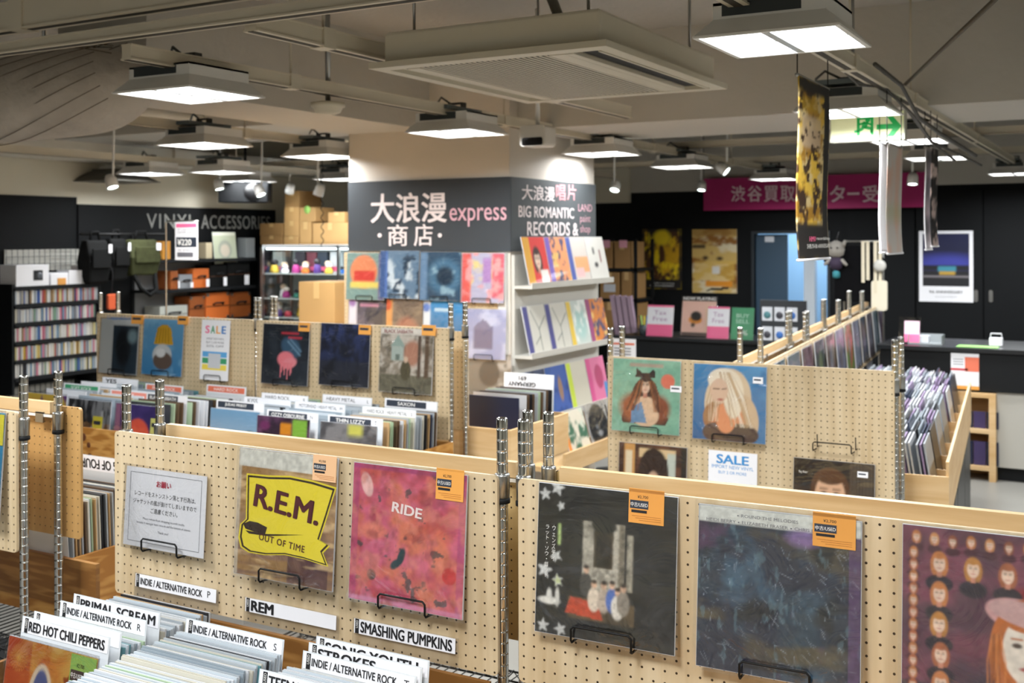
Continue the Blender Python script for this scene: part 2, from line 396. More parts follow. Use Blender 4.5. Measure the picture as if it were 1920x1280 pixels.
MB().box(.10, .2, -.004, 0, 1.7, 1.76).build('name_plate', PAPERD, d1)
pk = MB()
for i, x in enumerate((.40, .60, .78)): pk.box(ds0+x, ds0+x+.12, VB+.5+.3*i, VB+.6+.3*i, 0, 2.3)
t = pk.build('shelf_upright', mat('white_upright', '#eef4f8', .5)); tag(t, 'white shelf uprights glimpsed through the half open back door', 'shelf')
bl = bpy.data.lights.new('back_room_lamp', 'AREA'); bl.energy = 60; bl.size = .6; bl.color = (.8, .92, 1)
t = thing('back_room_light', 'ceiling light in the back room beyond the door', 'light', (ds0+.5, VB+.8, 2.62))
MB().box(-.3, .3, -.08, .08, .02, .08).build('housing', FIXT, t)
link(bpy.data.objects.new('lamp', bl), t)
# sliding doors on the right part of the black wall
for i, (a, b) in enumerate(((1590, 1716), (1719, 1843), (1846, 1990))):
    s0, _ = BW.hit(a, 500); s1, _ = BW.hit(b, 500)
    d = struct('door_%d' % (i+2), MB().box(0, s1-s0, -.03, 0, 0, 2.2), BWALL, ['black sliding cupboard door behind the wire stand', 'black sliding cupboard door carrying the night landscape poster', 'black sliding cupboard door at the right edge'][i])
    d.location = (s0, VB-.002, .01)
    hx = (s1-s0-.06) if i == 1 else .06
    MB().prism_y(rrect(hx-.018, hx+.018, 1.1, 1.22, .017), -.036, -.03).build('door_handle', STEEL, d)
# ------------------------------------------------------------------ column
CU0, CU1, CV0, CV1 = -4.54, -3.32, 5.85, 7.05
struct('column', MB().box(CU0, CU1, CV0, CV1, 0, HC), mat('column_white', '#d5cdc2', .6, var=.03, vs=2), 'square white column in the middle of the shop')
CHALK = mat('chalkboard', '#33383d', .7, var=.22, vs=3)
ct0, cb0 = 2.126, 1.672
cbf = MB().box(0, CU1-CU0+.012, -.012, 0, 0, ct0-cb0).build('chalkboard', CHALK, None, (CU0, CV0-.0005, cb0))
tag(cbf, 'wide chalkboard on the front of the column with large Chinese characters', 'chalkboard')
def on_cf(px, py): s, z = CF.hit(px, py, .013); return s-CU0, z-cb0
def span(fn, x0, y0, x1, y1):
    a = fn(x0, y0); b = fn(x1, y1); return (a[0]+b[0])/2, (a[1]+b[1])/2, abs(b[0]-a[0]), abs(b[1]-a[1])
CHK = mat('chalk_white', '#e9dede', .9); CHKP = mat('chalk_pink', '#d8a9b4', .9)
for body, r, m_, b_ in (('大浪漫', (695, 363, 838, 417), CHK, .022), ('商', (727, 421, 765, 461), CHK, .014), ('店', (776, 420, 812, 461), CHK, .014), ('express', (843, 390, 950, 424), CHKP, .004), ('·', (708, 437, 716, 445), CHK, .01), ('·', (821, 437, 829, 445), CHK, .01)):
    x, z, w_, h_ = span(on_cf, *r); text(cbf, body, x, z, w_, h_, m_, -.0135, b_)
cbr = MB().box(0, CV1-CV0, -.012, 0, 0, ct0-cb0).build('chalkboard', mat('chalkboard_grey', '#4a4f52', .7, var=.2, vs=3), None, (CU1+.0005, CV0, cb0), (0, 0, PI/2))
tag(cbr, 'chalkboard on the right face of the column listing the record label in capitals', 'chalkboard')
def on_cr(px, py): s, z = CR.hit(px, py, .013); return s-CV0, z-cb0
CHR = mat('chalk_red', '#d2949a', .9)
for body, r, m_, b_ in (('大浪漫', (978, 345, 1040, 378), CHK, .016), ('唱', (1042, 345, 1060, 376), CHR, .016), ('片', (1063, 345, 1080, 376), CHR, .016), ('BIG ROMANTIC', (972, 385, 1076, 410), CHK, .016), ('RECORDS &', (988, 415, 1084, 442), CHK, .02), ('LAND\npaint\nshop', (1084, 382, 1110, 440), CHKP, 0)):
    x, z, w_, h_ = span(on_cr, *r); text(cbr, body, x, z, w_, h_, m_, -.0135, b_)
# ------------------------------------------------------------------ beams, ducts, rails under the ceiling
struct('beam', MB().box(CU1, UR, 5.95, 6.95, 2.42, HC), BEAM, 'wide plaster beam running right from the column')
struct('beam', MB().box(UL, CU0, 5.95, 6.95, 2.56, HC), BEAM, 'plaster beam running left from the column')
struct('beam', MB().box(-4.5, -3.9, 3.55, 5.85, 2.44, HC), BEAM, 'plaster beam running from the column towards the front')
struct('beam', MB().box(.6, 1.2, VF, 5.95, 2.5, HC), BEAM, 'plaster beam at the right of the ceiling')
dk = MB().box(-7.9, -7.58, .5, 11.2, 2.42, 2.57)
dk.box(-7.92, -7.55, 3.2, 3.24, 2.41, 2.58).box(-7.92, -7.55, 7.2, 7.24, 2.41, 2.58)
t = dk.build('air_duct', WPAINT); tag(t, 'long white rectangular air duct under the ceiling at the left', 'duct')
# wrapped round duct at the upper left
cw = [at_z(-260, 120, 2.5), at_z(60, 140, 2.5), at_z(250, 165, 2.5)]
p0 = Vector((-5.15, 3.28, 2.40))
d = MB(); N_ = 22; prof = [(-2.2, .2), (-.9, .2), (0, .2), (.5, .215), (.95, .205), (1.25, .185), (1.42, .15), (1.52, .09), (1.55, .02)]
vs_ = []; fs_ = []
for j, (x, r) in enumerate(prof):
    for i in range(N_):
        a = 2*PI*i/N_; rr = r*(1+.06*math.sin(3*a+j)+.04*math.sin(7*a+2*j)); vs_.append((x, rr*math.cos(a), rr*math.sin(a)))
for j in range(len(prof)-1):
    for i in range(N_): fs_.append((j*N_+i, (j+1)*N_+i, (j+1)*N_+(i+1) % N_, j*N_+(i+1) % N_))
d.add(vs_, fs_, 0, True)
t = thing('wrapped_duct', 'large round duct wrapped in white lagging and wire net at the upper left', 'duct', tuple(p0), 0)
lg = d.build('lagging', mat('white_lagging', '#bdb4a8', .9, var=.22, vs=7, bump=1.0, bs=22), t)
sb_ = lg.modifiers.new('sub', 'SUBSURF'); sb_.levels = 1; sb_.render_levels = 2
nt_ = MB()
for q in range(22):
    a0 = -2.9+(q % 11)*.28
    nt_.tube([(-.7+.16*k+.03*(q % 11), .226*math.cos(a0+(.22 if q < 11 else -.22)*k)*(1-.012*k), .226*math.sin(a0+(.22 if q < 11 else -.22)*k)*(1-.012*k)) for k in range(13)], .002, 4)
nt_.build('wire_net', mat('rust_wire', '#5c4c3a', .7), t)
for q in (-.3, .9): MB().tube([(q, 0, .18), (q, 0, .549)], .008, 6).build('hanger_rod', STEEL, t)
# rails (lipped channels): along v at given u, and along u at given v
def channel(name, a, b, axis, pos, z, label, wd=.045, h=.05, rods=()):
    t = thing(name, label, 'ceiling rail', (0, 0, 0), 0)
    m = MB()
    for z0, z1, ww in ((z, z+.006, wd+.014), (z+.006, z+h, wd), (z+h, z+h+.006, wd+.008)):
        if axis == 'v': m.box(pos-ww/2, pos+ww/2, a, b, z0, z1)
        else: m.box(a, b, pos-ww/2, pos+ww/2, z0, z1)
    m.build('channel', RAILM, t)
    g = MB()
    if axis == 'v': g.box(pos-.012, pos+.012, a, b, z-.002, z)
    else: g.box(a, b, pos-.012, pos+.012, z-.002, z)
    g.build('slot', mat('slot_dark', '#3a352c', .7), t)
    for q in rods:
        P = (pos, q) if axis == 'v' else (q, pos)
        r = MB().tube([(P[0], P[1], z+h+.0055), (P[0], P[1], HC-.001)], .005, 6); e_ = wd/2+.008; r.box(P[0]-e_, P[0]+e_, P[1]-e_, P[1]+e_, z-.004, z+h+.0085); r.build('hanger', RAILM, t)
    return t
RZ = 2.385
channel('ceiling_rail', 2.73, 10.8, 'v', -3.1, RZ, 'beige ceiling rail carrying the lights in front of the column', rods=(3.6, 5.4, 7.6, 9.4))
channel('ceiling_rail', 2.73, 10.8, 'v', -.95, RZ, 'beige ceiling rail carrying the lights and banners at the right', rods=(4.3, 5.6, 8))
channel('ceiling_rail', 2.73, 5.8, 'v', -2.52, 2.43, 'beige ceiling rail running beside the air conditioner', wd=.05, h=.06, rods=(3.1, 4.9))
channel('ceiling_rail', 3.0, 10.8, 'v', -4.85, RZ, 'beige ceiling rail carrying the lights left of the column', rods=(3.9, 5.2, 7.4))
channel('ceiling_rail', 3.0, 10.8, 'v', -7.1, RZ, 'beige ceiling rail along the accessory wall', rods=(5, 7.5))
channel('ceiling_rail', -7.5, 1.5, 'u', 2.69, 2.53, 'long beige ceiling rail crossing at the upper left', wd=.06, h=.1, rods=(-3.6, -2.45))
channel('ceiling_rail', -7.5, 1.5, 'u', 2.69, 2.45, 'lower beige ceiling rail crossing at the upper left', wd=.045, h=.035)
channel('ceiling_rail', -7.5, 3.5, 'u', 8.3, RZ+.07, 'far beige ceiling rail crossing behind the column', rods=(-2, 0))
channel('ceiling_rail', -7.5, 3.5, 'u', 10.2, RZ+.07, 'farthest beige ceiling rail before the black wall', rods=(-2, 0))
# pipes
t = MB().tube([(-6.0, 1, 2.62), (-6.0, 11, 2.62)], .06, 12).build('ceiling_pipe', WPAINT); tag(t, 'thick white pipe high above the left duct', 'pipe')
t = MB().tube([(-.2, 2.2, 2.7), (-.22, 5.0, 2.68), (-.25, 5.94, 2.66)], .075, 14).build('ceiling_pipe', mat('lagged_pipe', '#a8a095', .8, var=.12, vs=4, bump=.5, bs=12)); tag(t, 'lagged pipe above the near right light', 'pipe')
# ------------------------------------------------------------------ ceiling lights
EMIT = mat('lamp_white', '#ffffff', .5, em='#fbfdff', es=7.0)
HS = .2
fx = {}
def frustum(m, x0, z0, x1, z1):
    m.add([(-x0,-x0,z0),(x0,-x0,z0),(x0,x0,z0),(-x0,x0,z0),(-x1,-x1,z1),(x1,-x1,z1),(x1,x1,z1),(-x1,x1,z1)], [(0,1,5,4),(1,2,6,5),(2,3,7,6),(3,0,4,7)])
m = MB(); frustum(m, HS, .003, HS-.045, .055); frustum(m, HS-.045, .055, HS-.045, .10); m.box(-HS+.045, HS-.045, -HS+.045, HS-.045, .092, .1)
fx['housing'] = m.mesh('housing', FIXT)
m = MB()
for a, b, c_, d_ in ((-HS, HS, -HS, -HS+.014), (-HS, HS, HS-.014, HS), (-HS, -HS+.014, -HS+.014, HS-.014), (HS-.014, HS, -HS+.014, HS-.014)): m.box(a, b, c_, d_, 0, .006)
fx['frame'] = m.mesh('frame', FIXT)
fx['diffuser'] = MB().box(-HS+.016, HS-.016, -HS+.016, HS-.016, .012, .016).mesh('diffuser', EMIT)
fx['divider'] = MB().box(-.012, .012, -HS+.016, HS-.016, .001, .012).box(-HS+.016, HS-.016, -.006, .006, .007, .012).mesh('divider', mat('lamp_reflector', '#d8dcdd', .25))
fx['ballast'] = MB().box(-.13, .05, -HS+.03, HS-.03, .115, .135).box(-.10, -.06, -.1, -.06, .1, .115).box(-.10, -.06, .06, .1, .1, .115).mesh('ballast', mat('ballast_grey', '#5b6466', .5))
fx['opening'] = MB().box(-.13, .09, -HS+.0438, -HS+.047, .062, .0985).mesh('opening', mat('opening_dark', '#33393b', .6))
fx['clamp'] = MB().box(-.045, -.035, -.02, .02, .1, .16).box(.035, .045, -.02, .02, .1, .16).box(-.045, .045, -.02, .02, .155, .162).tube([(-.04, 0, .16), (-.11, .02, .2), (-.16, .05, .17)], .006, 5).mesh('clamp', mat('clamp_dark', '#33332f', .5))
def ceiling_light(px, py, label, z=2.30, on=True, pos=None, k_=1.0):
    P = pos or at_z(px, py, z)
    t = thing('ceiling_light', label, 'ceiling light', (P[0], P[1], z), 0, 'square ceiling lights on the rails')
    for k in ('housing', 'frame', 'diffuser', 'divider', 'opening', 'ballast', 'clamp'): inst(k, fx[k], t)
    if on:
        l = bpy.data.lights.new('lamp', 'AREA'); l.shape = 'SQUARE'; l.size = .36; l.energy = LAMP_W*k_; l.spread = math.radians(165); l.color = (.96, .985, 1)
        o = bpy.data.objects.new('lamp', l); link(o, t); o.location = (0, 0, -.004)
    return t
for px, py, lb in ((1470, 81, 'square ceiling light right of the air conditioner, largest and nearest'), (1592, 213, 'square ceiling light behind the yellow hanging banner'),
                   (1706, 267, 'square ceiling light just beneath the green exit sign'), (1758, 298, 'square ceiling light farthest right below the cable bundle'),
                   (356, 180, 'square ceiling light at the upper left beside the wrapped duct'), (857, 251, 'square ceiling light in front of the top of the column'),
                   (1129, 290, 'square ceiling light right of the column, next to the boxy sensor'), (1280, 314, 'square ceiling light furthest along the rail right of the column'),
                   (383, 274, 'square ceiling light above the accessory lettering, under the wrapped duct'), (606, 295, 'square ceiling light close to the left edge of the column'),
                   (283, 327, 'small far ceiling light beside the dark hood at the left'), (418, 324, 'small far ceiling light above the middle of the accessory wall'),
                   (464, 341, 'lowest far ceiling light above the accessory lettering'), (642, 337, 'small far ceiling light half hidden by the column')):
    ceiling_light(px, py, lb, k_=.35 if 'far ceiling' in lb else (.25 if px == 1129 else 1.0))
for x, y in ((-.9, .75), (-.9, -1.5), (-2.9, 1.2), (-2.9, -1.2), (1.3, .75), (1.3, 3.0), (1.3, 5.0), (1.3, 7.2), (1.3, 9.3), (-4.9, 1.6), (-.95, 10.7), (-3.0, 10.4)):
    ceiling_light(0, 0, 'square ceiling light out of the picture', pos=(x, y, 2.3))
# hood lamp at the left
hx, hy, _ = at_z(215, 338, 2.27)
t = thing('hood_lamp', 'dark hood of an unlit lamp under the left duct', 'lamp', (hx, hy, 2.262))
m = MB(); frustum(m, .26, 0, .13, .09); m.box(-.27, .27, -.27, .27, -.008, 0); m.box(-.13, .13, -.13, .13, .09, .1); m.build('hood', mat('hood_grey', '#57544c', .6), t)
MB().box(-.1, .1, -.08, .08, .1, .125).build('neck', FIXT, t)
# smoke detector, sensor box
sx, sy, sz = at_z(615, 172, 2.4)
t = thing('smoke_detector', 'round cream smoke detector hanging under the rail', 'detector', (sx, sy, 2.30))
MB().lathe([(.03, 0), (.055, .008), (.065, .03), (.075, .033), (.078, .05), (.05, .055)], 24).build('body', mat('detector_cream', '#cfc7b2', .5), t)
MB().lathe([(.012, .055), (.012, HC-2.3)], 8).build('stem', STEEL, t)
pl = Plane(0, 5.05, 0); s, z = pl.hit(998, 256)
t = thing('motion_sensor', 'white boxy sensor with a black window in front of the column corner', 'sensor', (s, 5.05, z))
MB().prism_y(rrect(-.075, .075, -.05, .06, .02), 0, .12).build('body', mat('sensor_white', '#d8d4cc', .4), t)
MB().prism_y(rrect(-.06, .06, -.045, -.005, .01), -.004, 0).build('window', mat('sensor_black', '#101012', .1), t)
MB().tube([(0, .06, .06), (0, .06, HC-z)], .012, 8).build('stem', FIXT, t)
# spot lights
SPOT = mat('spot_glow', '#eafffa', .4, em='#e8fff8', es=12)
def spot(px, py, v, label, tilt=(0.5, 0, 0), top=HC-.001):
    p = Plane(0, v, 0); s, z = p.hit(px, py)
    t = thing('spotlight', label, 'spotlight', (s, v, z), 0, 'small white track spotlights')
    hd = MB().lathe([(.03, .1), (.042, .07), (.045, 0), (.038, 0), (.036, .02)], 14).build('head', FIXT, t, None, tilt)
    MB().lathe([(.001, .006), (.036, .006), (.036, .012), (.001, .012)], 14).build('bulb', SPOT, hd)
    MB().tube([(0, 0, .08), (0, .02, max(.12, top-z))], .008, 6).build('stem', FIXT, t)
    l = bpy.data.lights.new('beam', 'SPOT'); l.energy = 2; l.spot_size = 1.0; l.shadow_soft_size = .04
    o = bpy.data.objects.new('beam', l); link(o, hd); o.location = (0, 0, -.012)
for a in ((1152, 357, 8.6, 'spotlight just right of the column chalkboard', (-.5, 0, 0)), (1363, 322, 8.6, 'spotlight tilted sideways above the magenta banner', (0, -.9, 0)),
          (1315, 357, 10.6, 'spotlight at the left end of the magenta banner', (-.3, 0, 0)), (1711, 346, 9.6, 'spotlight in front of the right end of the magenta banner', (-.2, 0, 0)),
          (212, 352, 5.6, 'small white spotlight under the dark hood', (0, -.4, 0)), (490, 366, 7.3, 'spotlight left of the stacked cartons', (0, -.5, 0)), (543, 360, 8.3, 'bright tilted spotlight above the stacked cartons', (.4, .6, 0)), (596, 366, 7.3, 'spotlight nearest the column on its left', (0, .4, 0)),
          (412, 355, 7.5, 'spotlight left of the black speaker', (0, -.3, 0))):
    spot(*a)
# black speaker on the wall left of the cartons
p = Plane(0, 8.0, 0); s, z = p.hit(455, 362)
t = thing('wall_speaker', 'black loudspeaker hung high beside the stacked cartons', 'speaker', (s, 8.0, z-.09), .5)
MB().box(-.24, .24, 0, .2, 0, .2).build('cabinet', BLACK, t, bevel=.01)
MB().lathe([(.09, 0), (.08, .012), (.02, .02)], 16).build('cone', mat('cone_black', '#08080a', .4), t, (.1, -.001, .1), (PI/2, 0, 0))
MB().tube([(0, .1, .2), (0, .1, HC-z+.09)], .012, 6).build('bracket', BLACK, t)
# ------------------------------------------------------------------ air conditioner
t = thing('air_conditioner', 'large beige ceiling cassette air conditioner with a ribbed intake grille', 'air conditioner', (-2.42, 3.28, 2.37))
W_, D_ = .91, 1.17
ACM = mat('aged_beige_enamel', '#d3ccb9', .5, var=.06, vs=3)
MB().box(.02, W_-.02, .02, D_-.02, .02, .135).build('body', ACM, t, bevel=.012)
m = MB()
for a, b, c_, d_ in ((-.02, W_+.02, -.02, .045), (-.02, W_+.02, D_-.045, D_+.02), (-.02, .03, .045, D_-.045), (W_-.03, W_+.02, .045, D_-.045)): m.box(a, b, c_, d_, 0, .022)
m.build('flange', ACM, t)
MB().box(.152, .678, .06, D_-.06, .0028, .0155).build('intake', mat('intake_dark', '#0c0a08', .9), t); MB().box(.03, W_-.03, .045, D_-.045, .016, .02).build('base_plate', ACM, t)
MB().box(.775, .862, .055, D_-.055, .0145, .0158).build('outlet', mat('outlet_black', '#0a0a0a', .7), t); MB().box(.742, .772, .06, D_-.06, .0, .014).build('vane', ACM, t); MB().box(.045, .085, .055, D_-.055, .0145, .0158).build('outlet', MATS['outlet_black'], t)
MB().box(.865, .875, .06, D_-.06, -.002, .016).build('outlet_lip', ACM, t)
MB().box(.68, .74, .06, D_-.06, .0, .014).build('grille_border', ACM, t); MB().box(.10, .15, .06, D_-.06, .0, .014).build('grille_border', ACM, t)
slat = MB().box(-.0052, .0052, .06, D_-.06, .001, .0028).mesh('slat', ACM)
n_ = 24
for i in range(n_): inst('slat', slat, t, (.152+.526*(i+.5)/n_, 0, 0))
for x, y in ((.1, .1), (W_-.1, .1), (.1, D_-.1), (W_-.1, D_-.1)): MB().tube([(x, y, .13), (x, y, HC-2.371)], .006, 6).build('hanger_rod', STEEL, t)
MB().tube([(W_-.25, .2, .13), (W_-.28, .1, .3), (W_-.45, .15, .45), (W_-.5, .4, .575)], .018, 8).build('drain_hose', mat('hose_grey', '#77736a', .6), t)
# ------------------------------------------------------------------ cables at the right
CAB = mat('cable_grey', '#4c4a46', .6)
for i, (pts, lb) in enumerate((([(1548, 100), (1600, 150), (1660, 165), (1700, 205), (1745, 265), (1800, 290), (1840, 310)], 'sagging grey cable looping behind the near right light'),
                              ([(1560, 105), (1610, 160), (1655, 162), (1712, 215), (1752, 272), (1790, 300)], 'second sagging cable of the bundle behind the near right light'),
                              ([(1640, 120), (1690, 160), (1722, 220), (1762, 250), (1830, 292)], 'dark cable running down from the lagged pipe'))):
    pth = [Plane(0, 4.4+.25*k, 0).hit(*q)+(4.4+.25*k,) for k, q in enumerate(pts)]
    pth = [(s, v, min(z, 2.9)) for s, z, v in pth]
    t = MB().tube(pth, .006+.003*(i == 2), 6).build('cable', CAB); tag(t, lb, 'cable')
a, b = Plane(0, 3.5, 0).hit(1870, -5), Plane(0, 5.6, 0).hit(1690, 165)
t = MB().tube([(a[0], 3.5, a[1]), (b[0], 5.6, b[1])], .008, 6).build('brace_rod', mat('rod_brown', '#5e564a', .6)); tag(t, 'thin diagonal brace rod in front of the right beam', 'rod')
# ------------------------------------------------------------------ exit sign
p = Plane(0, 5.4, 0); s0, z0 = p.hit(1556, 268); s1, z1 = p.hit(1697, 205)
t = thing('exit_sign', 'lit green and white emergency exit sign with running figure and arrow', 'exit sign', (s0, 5.4, z0))
w_, h_ = s1-s0, z1-z0
MB().box(0, w_, 0, .05, 0, h_).build('case', mat('sign_case', '#b9bbac', .4), t, bevel=.004)
MB().box(.006, w_-.006, -.003, 0, .03, h_-.006).build('light_panel', mat('sign_panel', '#c4c8a0', .5, em='#eff2b8', es=.22), t)
GE = mat('exit_green', '#169a4a', .5, em='#12a04a', es=.25)
g = MB(); bx = w_*.37; bw = w_*.22; z_0, z_1 = .03, h_*.82; H_ = z_1-z_0
for q in ([(bx, z_0), (bx+bw*.17, z_0), (bx+bw*.17, z_1), (bx, z_1)], [(bx+bw*.83, z_0), (bx+bw, z_0), (bx+bw, z_1), (bx+bw*.83, z_1)], [(bx+bw*.17, z_1-.012), (bx+bw*.83, z_1-.012), (bx+bw*.83, z_1), (bx+bw*.17, z_1)]): g.prism_y(q, -.005, -.003)
mx_ = bx+bw*.5
def limb(x0, y0, x1, y1, r):
    dx, dy = x1-x0, y1-y0; L_ = math.hypot(dx, dy); nx, ny = -dy/L_*r, dx/L_*r
    g.prism_y([(x0-nx, y0-ny), (x1-nx, y1-ny), (x1+nx, y1+ny), (x0+nx, y0+ny)], -.005, -.003)
g.prism_y([(mx_+.012+.012*math.cos(a*PI/6), z_0+H_*.83+.012*math.sin(a*PI/6)) for a in range(12)], -.005, -.003)
limb(mx_+.004, z_0+H_*.72, mx_-.006, z_0+H_*.42, .012); limb(mx_-.004, z_0+H_*.44, mx_+.03, z_0+H_*.33, .007); limb(mx_+.03, z_0+H_*.33, mx_+.028, z_0+H_*.1, .006)
limb(mx_-.006, z_0+H_*.44, mx_-.025, z_0+H_*.25, .007); limb(mx_-.025, z_0+H_*.25, mx_-.05, z_0+H_*.2, .006); limb(mx_+.004, z_0+H_*.68, mx_+.035, z_0+H_*.52, .005); limb(mx_, z_0+H_*.68, mx_-.032, z_0+H_*.58, .005)
g.build('running_figure', GE, t)
ax = w_*.63; zc = h_*.46
MB().prism_y([(ax, zc-.012), (w_*.84, zc-.012), (w_*.77, zc-h_*.32), (w_*.85, zc-h_*.32), (w_*.955, zc), (w_*.85, zc+h_*.32), (w_*.77, zc+h_*.32), (w_*.84, zc+.012), (ax, zc+.012)], -.005, -.003).build('arrow', GE, t)
MB().tube([(w_*.3, .025, h_), (w_*.3, .025, HC-z0)], .008, 6).build('hanger_rod', STEEL, t)

# ================================================================== RACKS WITH PEGBOARDS
def post_mesh(L):
    pr = [(.0127, 0)]; z = .025
    while z < L-.012:
        pr += [(.0127, z-.004), (.0127, z-.0014), (.0121, z-.0007), (.0121, z+.0007), (.0127, z+.0014), (.0127, z+.004)]; z += .025
    pr += [(.0127, L-.004), (.0115, L), (.0095, L), (.0095, L-.006)]
    return MB().lathe(pr, 14).mesh('post', CHROME)
POST = post_mesh(1.35); POSTS = post_mesh(.62); POSTM = post_mesh(1.44)
COLLAR = MB().lathe([(.0132, 0), (.0165, .002), (.0172, .05), (.0165, .055), (.0132, .056)], 14).mesh('collar', STEEL)
COLLARB = MB().lathe([(.0132, 0), (.0178, .002), (.0178, .012), (.0132, .014)], 14).mesh('collar_ring', BLACK)
def shelf_mesh(W, y0, y1, m=WIRE, step=.03):
    b = MB()
    for y in (y0, y1):
        b.tube([(0, y, 0), (W, y, 0)], .0035, 5).tube([(0, y, -.03), (W, y, -.03)], .0035, 5)
        n = int(W/.06)
        for i in range(n): b.tube([(W*i/n, y, -.03), (W*(i+.5)/n, y, 0), (W*(i+1)/n, y, -.03)], .0022, 4)
    for x in (0, W): b.tube([(x, y0, 0), (x, y1, 0)], .0035, 5).tube([(x, y0, -.03), (x, y1, -.03)], .0035, 5)
    k = int(W/step)
    for i in range(1, k): b.tube([(W*i/k, y0, .004), (W*i/k, y1, .004)], .0022, 4)
    return b.mesh('wire_shelf', m)
def rack(P, W, z0, z1, label, post=POST, depth=.70, back=False, posts=(.02, None), shelf_z=.455, pegm=PEG, batten=False, collar_z=1.17, group='pegboard display racks', s0=0.0, posty=.026, fpost=True):
    """origin: left end of the board's front face on the floor; x along the board, y away from the viewer. back=True: a rack that faces away"""
    t = thing('display_rack', label, 'display rack', P.pt(s0, 0), P.ang, group)
    if not back:
        MB().prism_y(rrect(0, W, z0, z1, .012), 0, .009).build('pegboard', pegm, t)
        py, fy = posty, posty-depth
    else:
        MB().prism_y(rrect(0, W, z0, z1, .012), posty+.02, posty+.029).build('pegboard', pegm, t)
        py, fy = posty, posty+depth
    xs = (posts[0], W-.002 if posts[1] is None else posts[1])
    for x in xs:
        inst('post', post, t, (x, py, 0))
        inst('collar', COLLAR, t, (x, py, collar_z)); inst('collar', COLLARB, t, (x, py, collar_z-.012))
        if fpost: inst('post', POSTS, t, (x, fy, 0))
    for zz in (shelf_z, .16):
        o = inst('wire_shelf', shelf_mesh(xs[1]-xs[0], min(py, fy), max(py, fy)), t, (xs[0], 0, zz))
    if batten:
        MB().box(xs[0]+.03, xs[1]-.03, py-.006, py+.014, z1-.022, z1+.014).build('batten', BATTEN, t)
        MB().box(xs[0]+.013, xs[1]-.013, py-.009, py-.0062, z1-.032, z1-.024).build('label_strip', mat('acrylic_edge', '#e6e4dc', .2), t)
        for x in (xs[0]+.03, (xs[0]+xs[1])/2-.05, xs[1]-.09):
            MB().box(x, x+.035, py-.012, py-.0062, z1-.05, z1-.018).box(x, x+.035, py-.012, py+.004, z1-.0221, z1-.0185).build('clip', STEEL, t)
    return t
HOOK = None
def hook_mesh(wd, out):
    return MB().tube([(-wd/2, .006, -.008), (-wd/2, -out-.002, -.007), (-wd/2, -out-.006, -.001), (-wd/2, -out-.006, .022), (-wd/2+.006, -out-.006, .028), (wd/2-.006, -out-.006, .028), (wd/2, -out-.006, .022), (wd/2, -out-.006, -.001), (wd/2, -out-.002, -.007), (wd/2, .006, -.008)], .0026, 6).mesh('display_hook', WIRE)
HOOKS = {}
class Sheet:
    """a flat thing standing against a plane: origin at its bottom centre, front towards -y"""
    def __init__(s, P, px, py, w, h, label, cat, name, tilt=4.5, gap=.004, group=None, s_=None, z_=None):
        s.P = P; s.tl = math.radians(tilt); s.w, s.h = w, h
        if s_ is None:
            sl, zt = P.hit(px, py, gap+.006); s.sc = sl+w/2
        else: s.sc, zt = s_, z_
        s.zb = zt-h*math.cos(s.tl); s.off = gap+h*math.sin(s.tl)
        s.o = thing(name, label, cat, P.pt(s.sc, s.zb, s.off), P.ang, group, rx=-s.tl)
    def loc(s, px, py):
        a, z = s.P.hit(px, py, s.off*.5+.006); return a-s.sc, (z-s.zb)/math.cos(s.tl)
    def rect(s, x0, y0, x1, y1):
        a, b = s.loc(x0, y0), s.loc(x1, y1); return (a[0]+b[0])/2, (a[1]+b[1])/2, abs(b[0]-a[0]), abs(a[1]-b[1])
    def poly(s, pts, m, y=-.0052, name='printed_shape', th=.0003):
        q = [s.loc(*p) for p in pts]; return MB().prism_y(q[::-1], y-th, y).build(name, m, s.o)
    def text(s, body, r, m, y=-.0056, **k):
        x, z, w, h = s.rect(*r); return text(s.o, body, x, z, w, h, m, y, **k)
    def hook(s, rk, wd=.13, dx=0.0, p0=0.0):
        key = (round(wd, 2), round(s.off+.008, 3))
        if key not in HOOKS: HOOKS[key] = hook_mesh(wd, s.off+.008)
        return inst('display_hook', HOOKS[key], rk, (s.sc+dx-p0, 0, s.zb))
def sticker(o, x, z, w, h, m=ORANGE, y=-.0062, full=True):
    st = MB().box(-w/2, w/2, -.0006, 0, -h/2, h/2).build('price_sticker', m, o, (x, y, z))
    if full:
        MB().box(-w*.46, w*.06, -.0009, -.0006, -h*.08, h*.16).build('printed_block', NAVYINK, st)
        text(st, '中古/USED', -w*.2, h*.04, w*.48, h*.13, WHITEINK, -.0012)
        MB().box(-w*.42, w*.02, -.0009, -.0006, -h*.2, -h*.12).build('barcode', INK, st)
        text(st, '¥2,700', -w*.1, h*.26, w*.3, h*.1, INK, -.001)
        for k in range(3): MB().box(-w*.4+.1*w*k, w*.42, -.0009, -.0006, -h*.3-k*h*.06, -h*.285-k*h*.06).build('printed_line', mat('sticker_line', '#b4702c', .6), st)
    else:
        MB().box(-w*.4, w*.3, -.0009, -.0006, -h*.05, h*.2).build('printed_block', NAVYINK, st)
    return st
def album(P, px, py, art, label, w=.315, h=None, tilt=4.5, plastic=True, rk=None, p0=0.0, matl=SLEEVE, name='record_sleeve', cat='record', group=None, hookw=.13, dx=0.0, gap=.004, th=.004, jm=None, s_=None, z_=None):
    h = h or w
    s = Sheet(P, px, py, w, h, label, cat, name, tilt, gap, group, s_, z_)
    MB().box(-w/2, w/2, -th, 0, 0, h).build('jacket', jm or PAPERD, s.o)
    if art is not None: inst('cover_print', art.mesh(w-.002, h-.002, matl), s.o, (0, -th-.0004, .001))
    if plastic: MB().box(-w/2-.006, w/2+.006, -th-.0028, -th-.0024, -.006, h+.008).build('plastic_sleeve', PLAST, s.o)
    if rk is not None: s.hook(rk, hookw, dx, p0)
    return s
